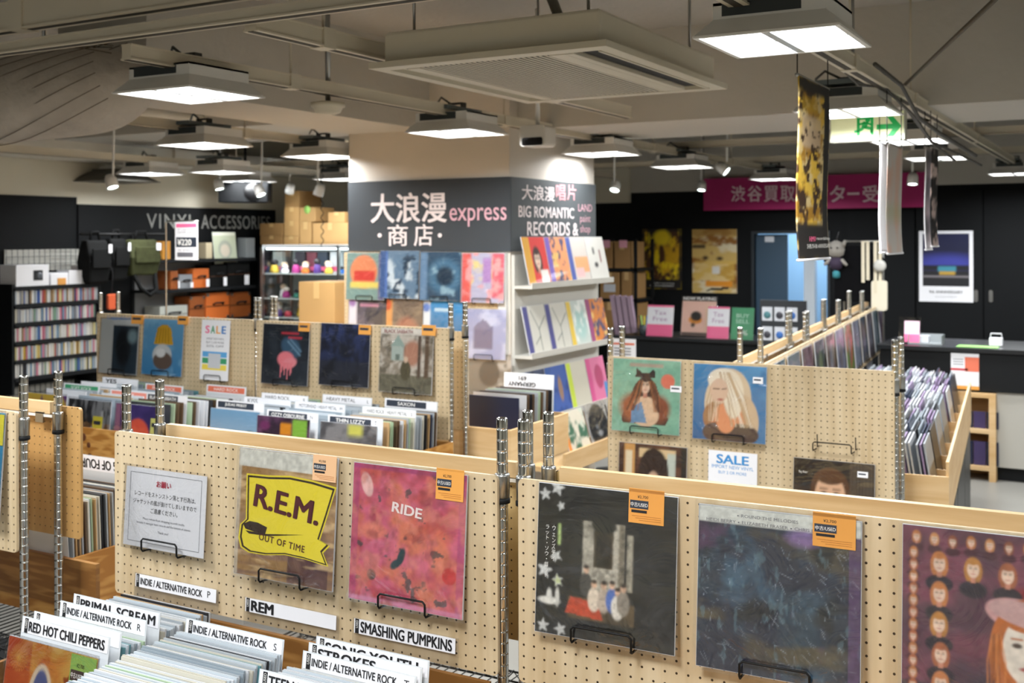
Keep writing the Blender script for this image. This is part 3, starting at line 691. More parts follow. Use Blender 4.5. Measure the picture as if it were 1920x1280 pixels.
# ------------------------------------------------------------------ front row: boards
U1, V1, ZT, ZB = -2.458, 2.119, 1.225, .78
P1 = Plane(U1, V1, 0); P2 = Plane(-1.184, V1, 1.7); P0 = Plane(-4.10, V1, 0)
rk1 = rack(P1, 1.221, ZB, ZT, 'pegboard rack holding the notice, the yellow emblem sleeve and the pink sleeve', posts=(.018, None))
rk2 = rack(P2, 1.221, ZB, ZT, 'pegboard rack at the lower right holding three dark sleeves', posts=(.0, None))
rk0 = rack(P0, 1.224, .83, 1.245, 'pegboard rack cut off by the left edge of the picture', posts=(.02, 1.224))
B1 = Plane(U1, V1+.12, 0); B2 = Plane(-1.184, V1+.12, 1.7); B0 = Plane(-4.10, V1+.12, 0)
bk1 = rack(B1, 1.221, .80, 1.212, 'rack backing onto the notice board, its pine batten seen from behind', back=True, batten=True, pegm=PEGB, posts=(.018, None), depth=.62)
bk2 = rack(B2, 1.221, .80, 1.212, 'rack backing onto the lower right pegboard, its pine batten seen from behind', back=True, batten=True, pegm=PEGB, posts=(.0, None), depth=.62)
bk0 = rack(B0, 1.30, .84, 1.24, 'rack at the left edge seen from behind with a worn brown board', back=True, batten=True, pegm=wood('worn_pegboard', '#a57c46', '#c39a60', (6, 6, .7), 3, .5, holes=.025, hole_r=.0022), posts=(.02, 1.224), depth=.62)

# ---- notice card
s = Sheet(P1, 236, 873, .297, .21, 'white notice card in Japanese and English asking customers to handle records gently', 'notice', 'notice_card', 4)
MB().box(-.1485, .1485, -.002, 0, 0, .21).build('paper', PAPER, s.o)
m = MB()
for a, b, c_, d_ in ((-.132, .132, .013, .0142), (-.132, .132, .196, .1972), (-.132, -.1308, .0142, .196), (.1308, .132, .0142, .196)): m.box(a, b, -.0024, -.002, c_, d_)
m.build('border_line', GREYINK, s.o)
text(s.o, 'お願い', -.005, .172, None, .017, mat('notice_red', '#c8304a', .6), -.0026, .012)
for i, q in enumerate(('レコードをストンストン落とす行為は、', 'ジャケットの底が抜けてしまいますので', 'ご遠慮ください。')): text(s.o, q, 0, .142-i*.021, (.225, .235, .1)[i], .0135, INK, -.0026)
for i, q in enumerate(('Please refrain from dropping records loudly,', 'because it damages both records and the bottom of sleeves.', 'Thank you!')): text(s.o, q, 0, .076-i*.0115-(i == 2)*.008, (.155, .2, .04)[i], .0075, GREYINK, -.0026)
MB().box(-.154, .154, -.0052, -.0048, -.008, .217).build('clear_holder', PLAST, s.o)
s.hook(rk1, .13)
# ---- yellow emblem sleeve (plain plaque shape with its wording)
A = Art(110); A.grad('#7a5a52', '#c9a878').noise('#a07c50', 5, .4, .6, 3, sx=.4, sy=3).noise('#5f4046', 4, .55, .75, 5, k=.8, sx=.6, sy=1.4).rect(.55, .95, 0, .22, '#4e3140', .7).noise('#d7b88a', 9, .55, .7, 9, k=.8, sx=.4, sy=2).rect(0, 1, .86, 1, '#d8d6cb')
A.rect(0, .03, 0, .86, '#d9d2c0', .6).grain(.25, 7, 30)
s = album(P1, 449, 838, A, 'record sleeve with a yellow plaque emblem reading R.E.M. on a brown ground', rk=rk1)
Q = [(459, 888), (500, 892), (541, 893), (585, 902), (628, 915), (615, 965), (602, 1012), (621, 1023), (609, 1036), (620, 1061), (575, 1047), (538, 1039), (500, 1039), (470, 1034), (455, 1024), (450, 1006), (452, 982), (462, 972)]
def shrink(q, k):
    cx = sum(p[0] for p in q)/len(q); cy = sum(p[1] for p in q)/len(q)
    return [(cx+(x-cx)*k, cy+(y-cy)*k) for x, y in q]
EMY = mat('emblem_yellow', '#ecd93c', .5); EMK = mat('emblem_dark', '#3a2a22', .5)
s.poly(Q, EMY, -.0046, 'emblem_plaque'); s.poly(shrink(Q, .965), EMK, -.005, 'emblem_outline'); s.poly(shrink(Q, .925), EMY, -.0054, 'emblem_field')
s.poly([(458, 981), (470, 976), (485, 979), (503, 988), (500, 1000), (480, 996), (463, 990)], EMK, -.0058, 'ribbon_fold')
s.poly([(463, 993), (500, 1000), (570, 1002), (505, 1004), (470, 999)], EMK, -.0058, 'ribbon_edge')
MAROON = mat('maroon_ink', '#4b1f22', .5)
s.text('R.E.M.', (476, 916, 600, 977), MAROON, -.0062, bold=.035, ry=.12)
s.text('OUT OF TIME', (489, 1003, 575, 1030), MAROON, -.0062, bold=.004, ry=.09, spacing=1.15)
x, z, w_, h_ = s.rect(582, 856, 628, 903); sticker(s.o, x, z, .072, .062, mat('peach_sticker', '#e8b98c', .5), -.0066)
# ---- pink sleeve
A = Art(110); A.grad('#b5485e', '#c85a6c', 60).noise('#d9805e', 4, .42, .62, 11, k=.8).noise('#d06a86', 6, .5, .7, 12, k=.8).noise('#b94a44', 5, .5, .68, 13, k=.7).noise('#3f4a4c', 12, .70, .74, 15, k=.8)
A.ell(.13, .85, .05, .09, '#e8b9b4', rot=20).ell(.46, .36, .03, .07, '#33474c', rot=-20).ell(.41, .3, .05, .03, '#33474c', rot=40).ell(.2, .2, .04, .04, '#5c4a46').ell(.88, .28, .06, .06, '#c43c3c').ell(.2, .52, .12, .06, '#d5796a', soft=.5)
A.rect(0, .06, 0, 1, '#b0497a', .6).rect(.94, 1, 0, 1, '#b0497a', .6).rect(0, 1, .965, 1, '#9c3f74', .7).rect(0, 1, 0, .035, '#cf86a8', .7).noise('#8e3a44', 10, .6, .75, 17, k=.5).noise('#d98a78', 9, .58, .72, 18, k=.5).grain(.22, 8, 26)
s = album(P1, 663, 866, A, 'deep pink blurred record sleeve with the small white word RIDE', rk=rk1, w=.318)
s.text('RIDE', (733, 944, 790, 971), mat('ride_white', '#f3e4e0', .5), -.005, bold=.03, ry=.1)
x, z, w_, h_ = s.rect(814, 884, 866, 937); sticker(s.o, x, z, .074, .07)
# ---- dark group photograph sleeve
A = Art(130); A.fill('#17171a').noise('#2b2b2c', 4, .5, .7, 21, k=.8)
A.rect(.34, .64, .33, .78, '#b9b3a4').rect(.60, .64, .33, .78, '#7e7666').rect(.66, .70, .35, .72, '#a9a392').rect(.42, .56, .48, .70, '#4a4030').ell(.49, .69, .075, .07, '#4a4030').rect(.435, .545, .49, .67, '#2c2721').ell(.49, .66, .058, .05, '#2c2721')
A.ell(.49, .76, .09, .05, '#20211d').noise('#3c3a2a', 5, .55, .8, 25, k=.5, sx=.6, sy=2).noise('#1b1c18', 14, .6, .66, 22, k=.5)
A.rect(.24, .72, .13, .27, '#5d4d36').poly([(.22, .16), (.26, .27), (.46, .25), (.5, .14)], '#b8472c').noise('#26221b', 9, .55, .7, 23, k=.6)
for cx, cy, c_ in ((.37, .36, '#4c4a46'), (.43, .27, '#d9cbb8'), (.50, .27, '#b9aa9a'), (.56, .28, '#4f6db0'), (.60, .24, '#d8d3c8'), (.64, .27, '#8c8478')):
    A.ell(cx, cy, .045, .08, c_).ell(cx, cy+.1, .02, .026, '#d2ad92').ell(cx, cy+.118, .021, .014, '#2e241e')
for x, y, r, rt in ((.05, .93, .05, 10), (.14, .98, .06, -10), (.17, .86, .035, 20), (.14, .52, .05, 30), (.06, .42, .065, -12), (.16, .36, .05, 12), (.06, .05, .05, 0), (.19, .04, .05, 18)): A.star(x, y, r, '#c8c9c6', rt)
A.star(.16, .36, .035, '#c9d3a0', 12).rect(.155, .175, .6, .74, '#b7cf86').ell(.1, .22, .08, .025, '#d9d7cf').ell(.1, .25, .02, .05, '#d9d7cf').ell(.16, .25, .015, .06, '#d9d7cf')
A.blur(1).grain(.3, 6, 50)
s = album(P2, 1010, 904, A, 'black record sleeve with white stars and a group photograph by a mirror', rk=rk2, hookw=.135)
for i, q in enumerate(('ウェンズデイ', 'ラット・ソウ・ゴッド')):
    text(s.o, '\n'.join(q.replace('ー', '|')), -.118-.0155*i, .19-.018*i, .009, .075+.035*i, WHITEINK, -.0048)
x, z, w_, h_ = s.rect(1176, 922, 1243, 982); sticker(s.o, x, z, .077, .07)
# ---- navy abstract sleeve
A = Art(150); A.fill('#23283a').noise('#2f4150', 3, .45, .65, 31).noise('#3d5a70', 4, .55, .75, 32, k=.9).noise('#5a5038', 4, .6, .78, 33, k=.8, sx=.6, sy=1.5).noise('#14161c', 5, .55, .72, 34, k=.9).noise('#5a3a5c', 5, .62, .8, 35, k=.8).noise('#6b8a96', 14, .64, .74, 36, k=.35, sx=2, sy=.8)
A.rect(.93, 1, 0, .9, '#6a4a78', .5).rect(0, 1, .9, 1, '#c9ccc6').ell(.66, .86, .1, .05, '#8d6fa8', soft=.8, k=.7)
rs = np.random.RandomState(5)
for k in range(230):  # pale strokes paint the glare of crinkled plastic into the cover
    x, y = rs.rand()*.95+.02, rs.rand()*.85+.02; a = -1.0+rs.randn()*.5; l = .01+rs.rand()**2*.08; A.line(x, y, x+l*math.cos(a), y+l*math.sin(a), .0005, '#b9c6d4', .2+.5*rs.rand()**2)
A.grain(.25, 9, 45)
s = album(P2, 1310, 944, A, 'dark navy abstract record sleeve with a pale strip of small capitals on top', rk=rk2, w=.318, hookw=.145)
text(s.o, '▪ ROUND THE MELODIES', -.02, .303, .12, .006, GREYINK, -.0048); text(s.o, 'HEIDI BERRY ▪ ELIZABETH FRASER ▪ CHRIS D', -.035, .29, .215, .006, GREYINK, -.0048)
x, z, w_, h_ = s.rect(1525, 966, 1600, 1029); sticker(s.o, x, z, .08, .064)
# ---- mauve portrait sleeve
A = Art(170); A.fill('#6f3c4e').noise('#7d4458', 5, .4, .7, 41).noise('#4a3142', 4, .55, .75, 42, k=.8)
A.rect(0, 1, 0, .12, '#33393a', .8).ell(.8, .05, .6, .25, '#232a3c', soft=.6)
A.ell(.66, .62, .12, .1, '#8f2a34', soft=.4).ell(.6, .38, .1, .12, '#8f2230', soft=.3).ell(.6, .38, .06, .08, '#5f3a4a')
for i in range(10): A.portrait(.075+i*.098, .94-.004*(i % 3), .026, hair=('#b5713a', '#c78a55', '#8c4a2c')[i % 3], cloth='#4c2434')
for i in range(13): A.portrait(.06, .85-i*.068, .024, hair=('#b5713a', '#a85f38')[i % 2], cloth='#4c2434')
for i, (x, y) in enumerate(((.2, .8), (.38, .79), (.56, .78), (.74, .77), (.2, .63), (.2, .46), (.21, .29), (.21, .13), (.36, .08))): A.portrait(x, y, .05, hair=('#c07a44', '#b9803f', '#a5603f', '#c27b4a')[i % 4], cloth='#2a2030')
A.ell(.68, .55, .24, .1, '#c99a9a', rot=-12); A.portrait(.66, .38, .2, skin='#e6ddd0', hair='#b9682f', cloth='#1e2440', tone='#d9c4b4'); A.ell(.68, .57, .22, .07, '#c7a2a0', rot=-10).strands(.5, .45, .5, .15, 14, .004, ['#d98a4a', '#8c4a20'], 3, .04).strands(.83, .45, .84, .15, 14, .004, ['#d98a4a', '#8c4a20'], 4, .04); A.grain(.2, 5, 30)
A.blur(1)
s = album(P2, 1692, 982, A, 'mauve record sleeve covered in small portraits around one large face', rk=rk2, w=.318)
# ---- blue sleeve at the left edge
A = Art(30); A.grad('#2c6a96', '#4d9cc0', 70).noise('#7fb9cf', 4, .5, .7, 51).rect(0, 1, .8, 1, '#e2dc5a', .0)
s = album(P0, 0, 0, A, 'blue record sleeve with a yellow sticker at the left edge of the picture', rk=rk0, s_=1.03, z_=1.24)
MB().box(.06, .156, -.0062, -.0056, .22, .31).build('price_sticker', YELLOW, s.o)

# ================================================================== RECORDS IN BINS
LP = .315
def rec_mesh(name, c, rough=.3):
    return MB().box(-LP/2, LP/2, -.0025, .0025, 0, LP).mesh('record_sleeve', mat('sleeve_'+name, c, rough))
RECS = {k: rec_mesh(k, c) for k, c in dict(white='#cdd0d4', grey='#a3aab0', bluegrey='#8f9ba4', cream='#c4c0b2', green='#a3b89a', tan='#b59468', black='#25262a', red='#a4453c', pale='#bcc5cc', navy='#2c3850', teal='#5f8d94', mauve='#9a86a8', brown='#5d4a38').items()}
LIGHT = ['white']*6+['grey']*5+['pale']*4+['bluegrey']*3+['cream']*3+['green', 'tan', 'black', 'teal']  # sleeve colours weighted pale, the glare on their plastic tops put into the mix
DARKP = ['black']*3+['brown']*3+['tan']*2+['grey']*2+['white', 'cream', 'green', 'navy']
LILAC = ['mauve']*3+['grey']*4+['white']*4+['navy']*2+['bluegrey']*3+['black']*2
CNAME = dict(white='white', grey='grey', bluegrey='blue grey', cream='cream', green='pale green', tan='tan', black='black', red='red', pale='pale grey', navy='navy', teal='teal', mauve='mauve', brown='brown')
def ordn(i): return '%d%s' % (i, 'th' if 10 <= i % 100 <= 20 else {1: 'st', 2: 'nd', 3: 'rd'}.get(i % 10, 'th'))
def stack(u, v0, v1, n, zb, tilt, label, group, pal=LIGHT, ang=0.0, jit=.012, dz=0.0, W=1.0):
    """n sleeves standing one behind the other from (u,v0) to (u,v1); ang turns the whole stack about (u,v0)"""
    for i in range(n):
        f = (i+.5)/n; d = (v1-v0)*f
        x = rnd.uniform(-jit, jit)*.5; z = zb+dz*f+rnd.uniform(0, .007)
        key = rnd.choice(pal)
        o = inst('record_sleeve', RECS[key], None, (u+math.cos(ang)*x-math.sin(ang)*d, v0+math.sin(ang)*x+math.cos(ang)*d, z), (math.radians(-tilt), 0, ang))
        tag(o, '%s record sleeve, %s from the front %s' % (CNAME[key], ordn(i+1), label), 'record', group)
CLEARCARD = clear_plastic('divider_plastic', .08, .2, .05, 4)
CLEARW = mat('divider_milky', '#d5d9dc', .25)
def divider(u, v, zt, body, label, w=.30, tilt=8, tab='USED', style='white', ang=0.0, suffix=None, hcard=.034, shift=0.0, group='divider cards in the record bins', flip=False, bold=.03, wide=None, depth=.34):
    """a plastic divider with a printed strip along its top; u,v is its bottom centre"""
    tl = math.radians(tilt); zb = zt-depth*math.cos(tl)
    t = thing('divider_card', label, 'divider card', (u, v, zb), ang, group, rx=-tl)
    MB().box(-w/2-.004, w/2+.004, 0, .0012, 0, depth).build('plastic_plate', CLEARW, t)
    strip = {'white': PAPER, 'dark': NAVYINK, 'orange': CORAL, 'green': GREEN, 'red': mat('salmon_strip', '#e58d7c', .5)}[style]
    zt_ = depth-.003; z0 = zt_-hcard
    if style == 'white':
        MB().box(-w/2, w/2, -.0008, 0, z0, zt_).build('label_strip', strip, t)
        if tab:
            MB().box(-w/2+.008, -w/2+.02, -.0012, -.0008, z0, zt_).build('tab', INK, t)
            text(t, tab, -w/2+.014, (z0+zt_)/2+.004, hcard*.6, .007, WHITEINK, -.0015, ry=-PI/2)
        x0 = -w/2+.024; x1 = w/2-.01-(.035 if suffix else 0)
        hh_ = hcard*(.5 if suffix else .68)
        wd = wide or (min(x1-x0, 1.15*hh_*text_mesh(body, INK, bold)[1]) if body else 0)
        if body: text(t, body, x0+wd/2, (z0+zt_)/2, wd, hcard*(.5 if suffix else .68), INK, -.0013, bold, ry=PI if flip else 0)
        if suffix: text(t, suffix, w/2-.02, (z0+zt_)/2, None, hcard*.46, INK, -.0013)
    else:
        MB().box(-w/2, w/2, -.0008, 0, z0-.004, zt_).build('label_strip', PAPER, t)
        MB().box(-w/2+.008, w/2-(.06 if style == 'dark' else .008), -.0012, -.0008, z0, zt_-.004).build('name_strip', strip, t)
        if body: text(t, body, -.025 if style == 'dark' else 0, (z0+zt_)/2-.002, min(w*.66, 1.25*hcard*.5*text_mesh(body, WHITEINK, .01 if style == 'dark' else .0)[1]), hcard*.5, WHITEINK, -.0015, .0 if style != 'dark' else .01, shear=.0)
        if suffix: text(t, suffix, w/2-.035, (z0+zt_)/2, None, hcard*.5, INK, -.0013)
    return t
def board(parent, name, x0, x1, y0, y1, z0, z1, m): return MB().box(x0, x1, y0, y1, z0, z1).build(name, m, parent)
def record_bin(label, x0, x1, y0, y1, z0, front, side, back, m=PLY, rz=0.0, origin=None, cols=3, facing='front', group='plywood record bins', sm=None, parts=None):
    """x,y extents (local), bottom z0, board heights; front board at y0"""
    ox, oy = origin or (x0, y0)
    t = thing('record_bin', label, 'record bin', (ox, oy, z0), rz, group); W, D = x1-x0, y1-y0
    board(t, 'bottom_board', 0, W, 0, D, 0, .012, m)
    board(t, 'front_board', 0, W, -.012, 0, 0, front, m); board(t, 'back_board', 0, W, D, D+.012, 0, back, m)
    board(t, 'side_board', -.012, 0, -.012, D+.012, 0, side, sm or m); board(t, 'side_board', W, W+.012, -.012, D+.012, 0, side, sm or m)
    for q in (parts if parts is not None else [x0+W*k/cols for k in range(1, cols)]): board(t, 'partition', q-x0-.003, q-x0+.003, 0, D, .012, side*.8, m)
    return t
# ------------------------------------------------------------------ front bin, three columns of records
record_bin('plywood bin of indie records at the lower left', U1+.012, -1.25, 1.42, 2.10, .47, .22, .24, .30, PLYD, parts=(-2.035, -1.67))
RZ0 = .4835
G1 = 'records in the front left bin'
stack(-2.215, 1.892, 2.05, 20, RZ0, 5, 'of the P section', G1)
stack(-2.215, 1.757, 1.815, 7, RZ0, 8, 'between the leftmost front divider cards', G1)
stack(-1.85, 1.50, 1.875, 46, RZ0, 9, 'of the middle front column', G1, dz=.012)
stack(-1.49, 1.755, 1.865, 13, RZ0, 9, 'between the third front column cards', G1)
stack(-1.49, 1.50, 1.72, 24, RZ0, 9, 'of the third front column', G1)
divider(-2.205, 1.868, .852, 'PRIMAL SCREAM', 'white divider card reading PRIMAL SCREAM half hidden behind the R card', tilt=6)
divider(-2.215, 1.830, .842, 'INDIE / ALTERNATIVE ROCK', 'white divider card reading INDIE / ALTERNATIVE ROCK R', suffix='R', tilt=7, bold=.014)
divider(-2.205, 1.740, .842, '', 'white divider card mostly hidden behind the chili card', tilt=8)
divider(-2.215, 1.715, .836, 'RED HOT CHILI PEPPERS', 'white divider card reading RED HOT CHILI PEPPERS', tilt=8)
divider(-1.85, 1.893, .838, 'INDIE / ALTERNATIVE ROCK', 'white divider card reading INDIE / ALTERNATIVE ROCK S', suffix='S', tilt=8, bold=.014)
divider(-1.47, 1.925, .852, 'SONIC YOUTH', 'white divider card reading SONIC YOUTH half hidden at the back', tilt=7)
divider(-1.475, 1.905, .843, 'STROKES', 'white divider card reading STROKES half hidden in the third column', tilt=7, wide=.16)
divider(-1.48, 1.885, .828, 'INDIE / ALTERNATIVE ROCK', 'white divider card reading INDIE / ALTERNATIVE ROCK in the third column', suffix='T', tilt=8, bold=.014)
divider(-1.48, 1.738, .835, 'TEENAGE FANCLUB', 'white divider card at the bottom edge, only its top showing', tilt=9)
# cards on the board itself
def board_card(px, py, w, body, label, suffix=None, bold=.03, wide=None, h=.036, plate=.06, rk=rk1):
    s = Sheet(P1, px, py, w, h+plate, label, 'divider card', 'divider_card', 3, .004)
    z0 = plate; 
    MB().box(-w/2-.006, w/2+.008, .0002, .0012, 0, h+plate).build('plastic_plate', CLEARCARD, s.o)
    MB().box(-w/2, w/2, -.0008, 0, z0, z0+h-.002).build('label_strip', PAPER, s.o)
    MB().box(-w/2+.003, -w/2+.014, -.0012, -.0008, z0, z0+h-.002).build('tab', INK, s.o)
    text(s.o, 'USED', -w/2+.0085, z0+h*.6, h*.5, .006, WHITEINK, -.0015, ry=-PI/2)
    x0 = -w/2+.019; x1 = w/2-.008-(.04 if suffix else 0); wd = wide or (x1-x0)
    text(s.o, body, x0+wd/2, z0+h*.5-.001, wd, h*(.5 if suffix else .72), INK, -.0013, bold)
    if suffix: text(s.o, suffix, w/2-.025, z0+h*.5, None, h*.46, INK, -.0013)
board_card(252, 1074, .295, 'INDIE / ALTERNATIVE ROCK', 'white divider card reading INDIE / ALTERNATIVE ROCK P under the notice', 'P', .014, plate=.03)
board_card(458, 1119, .29, 'REM', 'white divider card reading REM below the yellow emblem sleeve', None, .045, .075, plate=.05)
board_card(662, 1158, .285, 'SMASHING PUMPKINS', 'white divider card reading SMASHING PUMPKINS below the pink sleeve', None, .03, plate=.05)
# front sleeve of the leftmost column
A = Art(110); A.grad('#c9502c', '#d9a24a', 10).noise('#e0b860', 4, .45, .65, 61, k=.8).noise('#b03a28', 5, .55, .7, 62, k=.7).rect(0, .28, .4, 1, '#b8402c', .6)
for k in range(24):
    a = k*PI/12; A.line(.14, .86, .14+.1*math.cos(a), .86+.1*math.sin(a), .003, '#e8b05a', .8)
A.ell(.42, .5, .15, .36, '#e9dcc4').ell(.42, .5, .11, .32, '#2c5f9e').noise('#2c5f9e', 20, .9, .95, 63).ell(.75, .82, .06, .03, '#8c3a1e', rot=30).ell(.7, .78, .05, .025, '#8c3a1e', rot=-30)
t = thing('record_sleeve', 'orange and yellow record sleeve with a blue shape at the lower left corner', 'record', (-2.225, 1.690, RZ0), 0, None, rx=math.radians(-9))
MB().box(-LP/2, LP/2, -.004, 0, 0, LP).build('jacket', PAPERD, t); inst('cover_print', A.mesh(.313, .313, SLEEVE), t, (0, -.0044, .001))
MB().box(-.163, .163, -.0070, -.0066, -.0, .322).build('plastic_sleeve', PLAST, t); sticker(t, .112, .262, .085, .1, LIME, -.0056)
# navy divider and bin edge in front of the right pegboard
record_bin('plywood bin in front of the lower right pegboard', -1.215, -.02, 1.34, 2.06, .47, .2, .27, .27, PINE, 0)
t = MB().box(-.155, .155, 0, .004, 0, .33).build('divider_card', mat('navy_card', '#232a3e', .4), None, (-.97, 1.90, .4835), (math.radians(-10), 0, 0)); tag(t, 'plain navy divider at the bottom edge under the star sleeve', 'divider card')
# ------------------------------------------------------------------ the bin of the rear rack seen through the gap
record_bin('plywood bin of the rear rack seen through the gap at the left', -3.30, -2.94, 2.36, 2.95, .555, .19, .19, .19, PLY, cols=1)
stack(-3.115, 2.385, 2.62, 24, .58, -2, 'in the rear bin behind the left posts', 'records in the rear bin behind the left posts', DARKP+['white', 'grey', 'cream', 'red'], dz=.03)
divider(-3.105, 2.66, 1.0, 'GANG OF FOUR', 'white divider card with its wording upside down in the rear bin', tilt=-4, flip=True, tab=None, hcard=.05, depth=.3)
divider(-3.105, 2.372, .955, 'JAM', 'small white divider card upside down at the near end of the rear bin', tilt=-4, flip=True, tab=None, hcard=.04, w=.29, wide=.08, depth=.3)
t = MB().box(0, 1.2, 0, .015, 0, .15).build('back_board', PLYD, None, (-4.0, 2.34, .60)); tag(t, 'brown plywood board behind the left posts above the black wire shelf', 'board')
MB().box(.02, 1.2, -.66, .02, .166, .17).build('shade_board', BLACK, rk0); MB().box(.02, 1.2, .02, .6, .166, .17).build('shade_board', BLACK, bk0)  # black boards added on the lower shelves, standing in for shade under the racks

# ================================================================== MIDDLE ROW
V4, ZA, ZC = 4.4865, 1.32, 1.228
PA = Plane(-5.352, V4, 0); PB = Plane(-4.109, V4, 0); PC = Plane(-2.048, V4, 0)
rkA = rack(PA, 1.221, .78, ZA, 'middle pegboard rack at the left with the SALE card', post=POSTM, depth=.8, shelf_z=.60, posts=(-.0, None), collar_z=1.27)
rkB = rack(PB, 1.221, .78, ZA, 'middle pegboard rack with three dark sleeves in front of the column', post=POSTM, depth=.8, shelf_z=.60, posts=(.0, None), collar_z=1.27)
rkC = rack(PC, 1.221, .70, ZC, 'middle pegboard rack at the right with the blonde portrait sleeve and an empty space', depth=.5, shelf_z=.4, posts=(.0, None), collar_z=1.14, fpost=False)
bkA = rack(Plane(-5.352, V4+.13, 0), 1.221, .8, 1.29, 'rack backing onto the middle left pegboard', back=True, post=POSTM, depth=.55, shelf_z=.6, posts=(.0, None), collar_z=1.27)
bkB = rack(Plane(-4.109, V4+.13, 0), 1.221, .8, 1.29, 'rack backing onto the pegboard before the column', back=True, post=POSTM, depth=.55, shelf_z=.6, posts=(.0, 1.219), collar_z=1.27)
bkC = rack(Plane(-2.048, V4+.13, 0), 1.221, .8, 1.2, 'rack backing onto the right middle pegboard', back=True, depth=.5, shelf_z=.4, posts=(.0, 1.219), collar_z=1.14, fpost=False)
def small_sticker(s, x0, y0, x1, y1, m=ORANGE, full=False):
    x, z, w_, h_ = s.rect(x0, y0, x1, y1); sticker(s.o, x, z, w_, h_, m, -.0072, full)
A = Art(40); A.fill('#d9dedd').rect(.33, 1, 0, .9, '#2b3b48').noise('#4b6470', 5, .5, .7, 71, k=.0).ell(.62, .5, .2, .35, '#151a20', soft=.4).ell(.85, .7, .12, .12, '#7f98a0', soft=.8).rect(0, .33, 0, 1, '#cfd4d2').rect(.33, 1, .9, 1, '#d9dedd')
s = album(PA, 190, 597, A, 'white sleeve with a dark upright photograph, leftmost on the middle pegboard', rk=rkA)
s.text('Cappablack', (198, 592, 246, 602), BLUE, -.007); small_sticker(s, 244, 590, 266, 608)
A = Art(48); A.grad('#3f86b8', '#6fa9cf').noise('#8fc0dc', 4, .55, .75, 72, k=.6).poly([(.28, .56), (.36, .86), (.46, .9), (.6, .9), (.7, .84), (.76, .56)], '#d9a92e').noise('#b98a1e', 12, .6, .66, 73, k=0).ell(.5, .36, .24, .2, '#cfd3d4').ell(.52, .26, .24, .16, '#6b5a50').ell(.46, .4, .12, .08, '#e6e8e8')
for k in range(5): A.line(.33+.08*k, .58, .38+.06*k, .84, .008, '#8c6a1a')
s = album(PA, 270, 597, A, 'sky blue sleeve with a yellow block shape and a grey ball', rk=rkA); small_sticker(s, 331, 592, 350, 609)
s = Sheet(PA, 378, 599, .21, .297+.03, 'white SALE card with coloured letters and stripes on the middle pegboard', 'sign', 'sale_card', 4)
MB().box(-.105, .105, -.002, 0, 0, .327).build('paper', PAPER, s.o)
for i, (ch, m_) in enumerate(zip('SALE', (PINK, GREEN, ORANGE, BLUE))): text(s.o, ch, -.06+.04*i, .275, .032, .042, m_, -.0024, .03)
for i in range(3): text(s.o, ('IMPORT NEW VINYL', 'BUY 2 OR MORE', '20% OFF')[i], 0, .225-.02*i, .13, .011, GREYINK, -.0024)
for i, m_ in enumerate((mat('sky_band', '#5ea6dc', .5), GREEN, mat('lemon_band', '#f0d858', .5))): MB().box(-.09, .09, -.0024, -.002, .125-i*.035, .155-i*.035).build('colour_band', m_, s.o)
MB().box(-.045, .045, -.0028, -.0024, .065, .145).build('colour_band', PAPERD, s.o)
s.hook(rkA, .12)
A = Art(48); A.fill('#1f242c').noise('#2c333c', 4, .45, .7, 75).ell(.62, .62, .22, .16, '#39566e', rot=-25, soft=.3).line(.55, .72, .82, .5, .01, '#7ea0b8').line(.6, .76, .84, .56, .008, '#7ea0b8').ell(.52, .42, .18, .13, '#df7d86').ell(.6, .36, .16, .09, '#e08a92', rot=15)
for k in range(4): A.poly([(.4+.07*k, .36), (.46+.07*k, .36), (.42+.07*k, .06+.04*(k % 2))], '#df7d86')
A.rect(.4, .78, .84, .87, '#c23a48').rect(.55, .85, .77, .8, '#c23a48')
s = album(PB, 494, 606, A, 'charcoal sleeve with a pink drooping flower shape', rk=rkB); small_sticker(s, 558, 605, 579, 622)
A = Art(40); A.grad('#1b1d26', '#35406a').noise('#20263e', 5, .45, .6, 77, sx=2, sy=1).rect(0, 1, 0, .4, '#2a2c34', .8).noise('#1a1b20', 8, .5, .65, 78, k=.7)
s = album(PB, 602, 605, A, 'night blue sleeve with a dim landscape, middle of the pegboard before the column', rk=rkB); small_sticker(s, 671, 609, 694, 628)
A = Art(56); A.fill('#c5bcb0').noise('#8f8474', 6, .45, .65, 79).rect(0, 1, 0, .28, '#6f6a58').noise('#4f4a3c', 12, .5, .65, 80, k=.6).rect(.22, .46, .5, .72, '#a9b4ac').poly([(.2, .72), (.34, .9), (.48, .72)], '#93a59c').rect(.3, .38, .5, .6, '#6d7a72').ell(.62, .62, .16, .2, '#b0806a', soft=.4).rect(.72, .78, .25, .9, '#5c4c40').rect(.85, .93, .25, .95, '#63503f').ell(.5, .35, .1, .16, '#56503c').ell(.5, .52, .04, .05, '#d0b49c').rect(0, 1, .91, 1, '#d9d2c8')
s = album(PB, 714, 614, A, 'sleeve with a washed out cottage among trees, next to the chrome post', rk=rkB)
s.text('BLACK SABBATH', (719, 617, 772, 626), mat('dull_red', '#8c4a4a', .6), -.007); small_sticker(s, 789, 609, 815, 630)
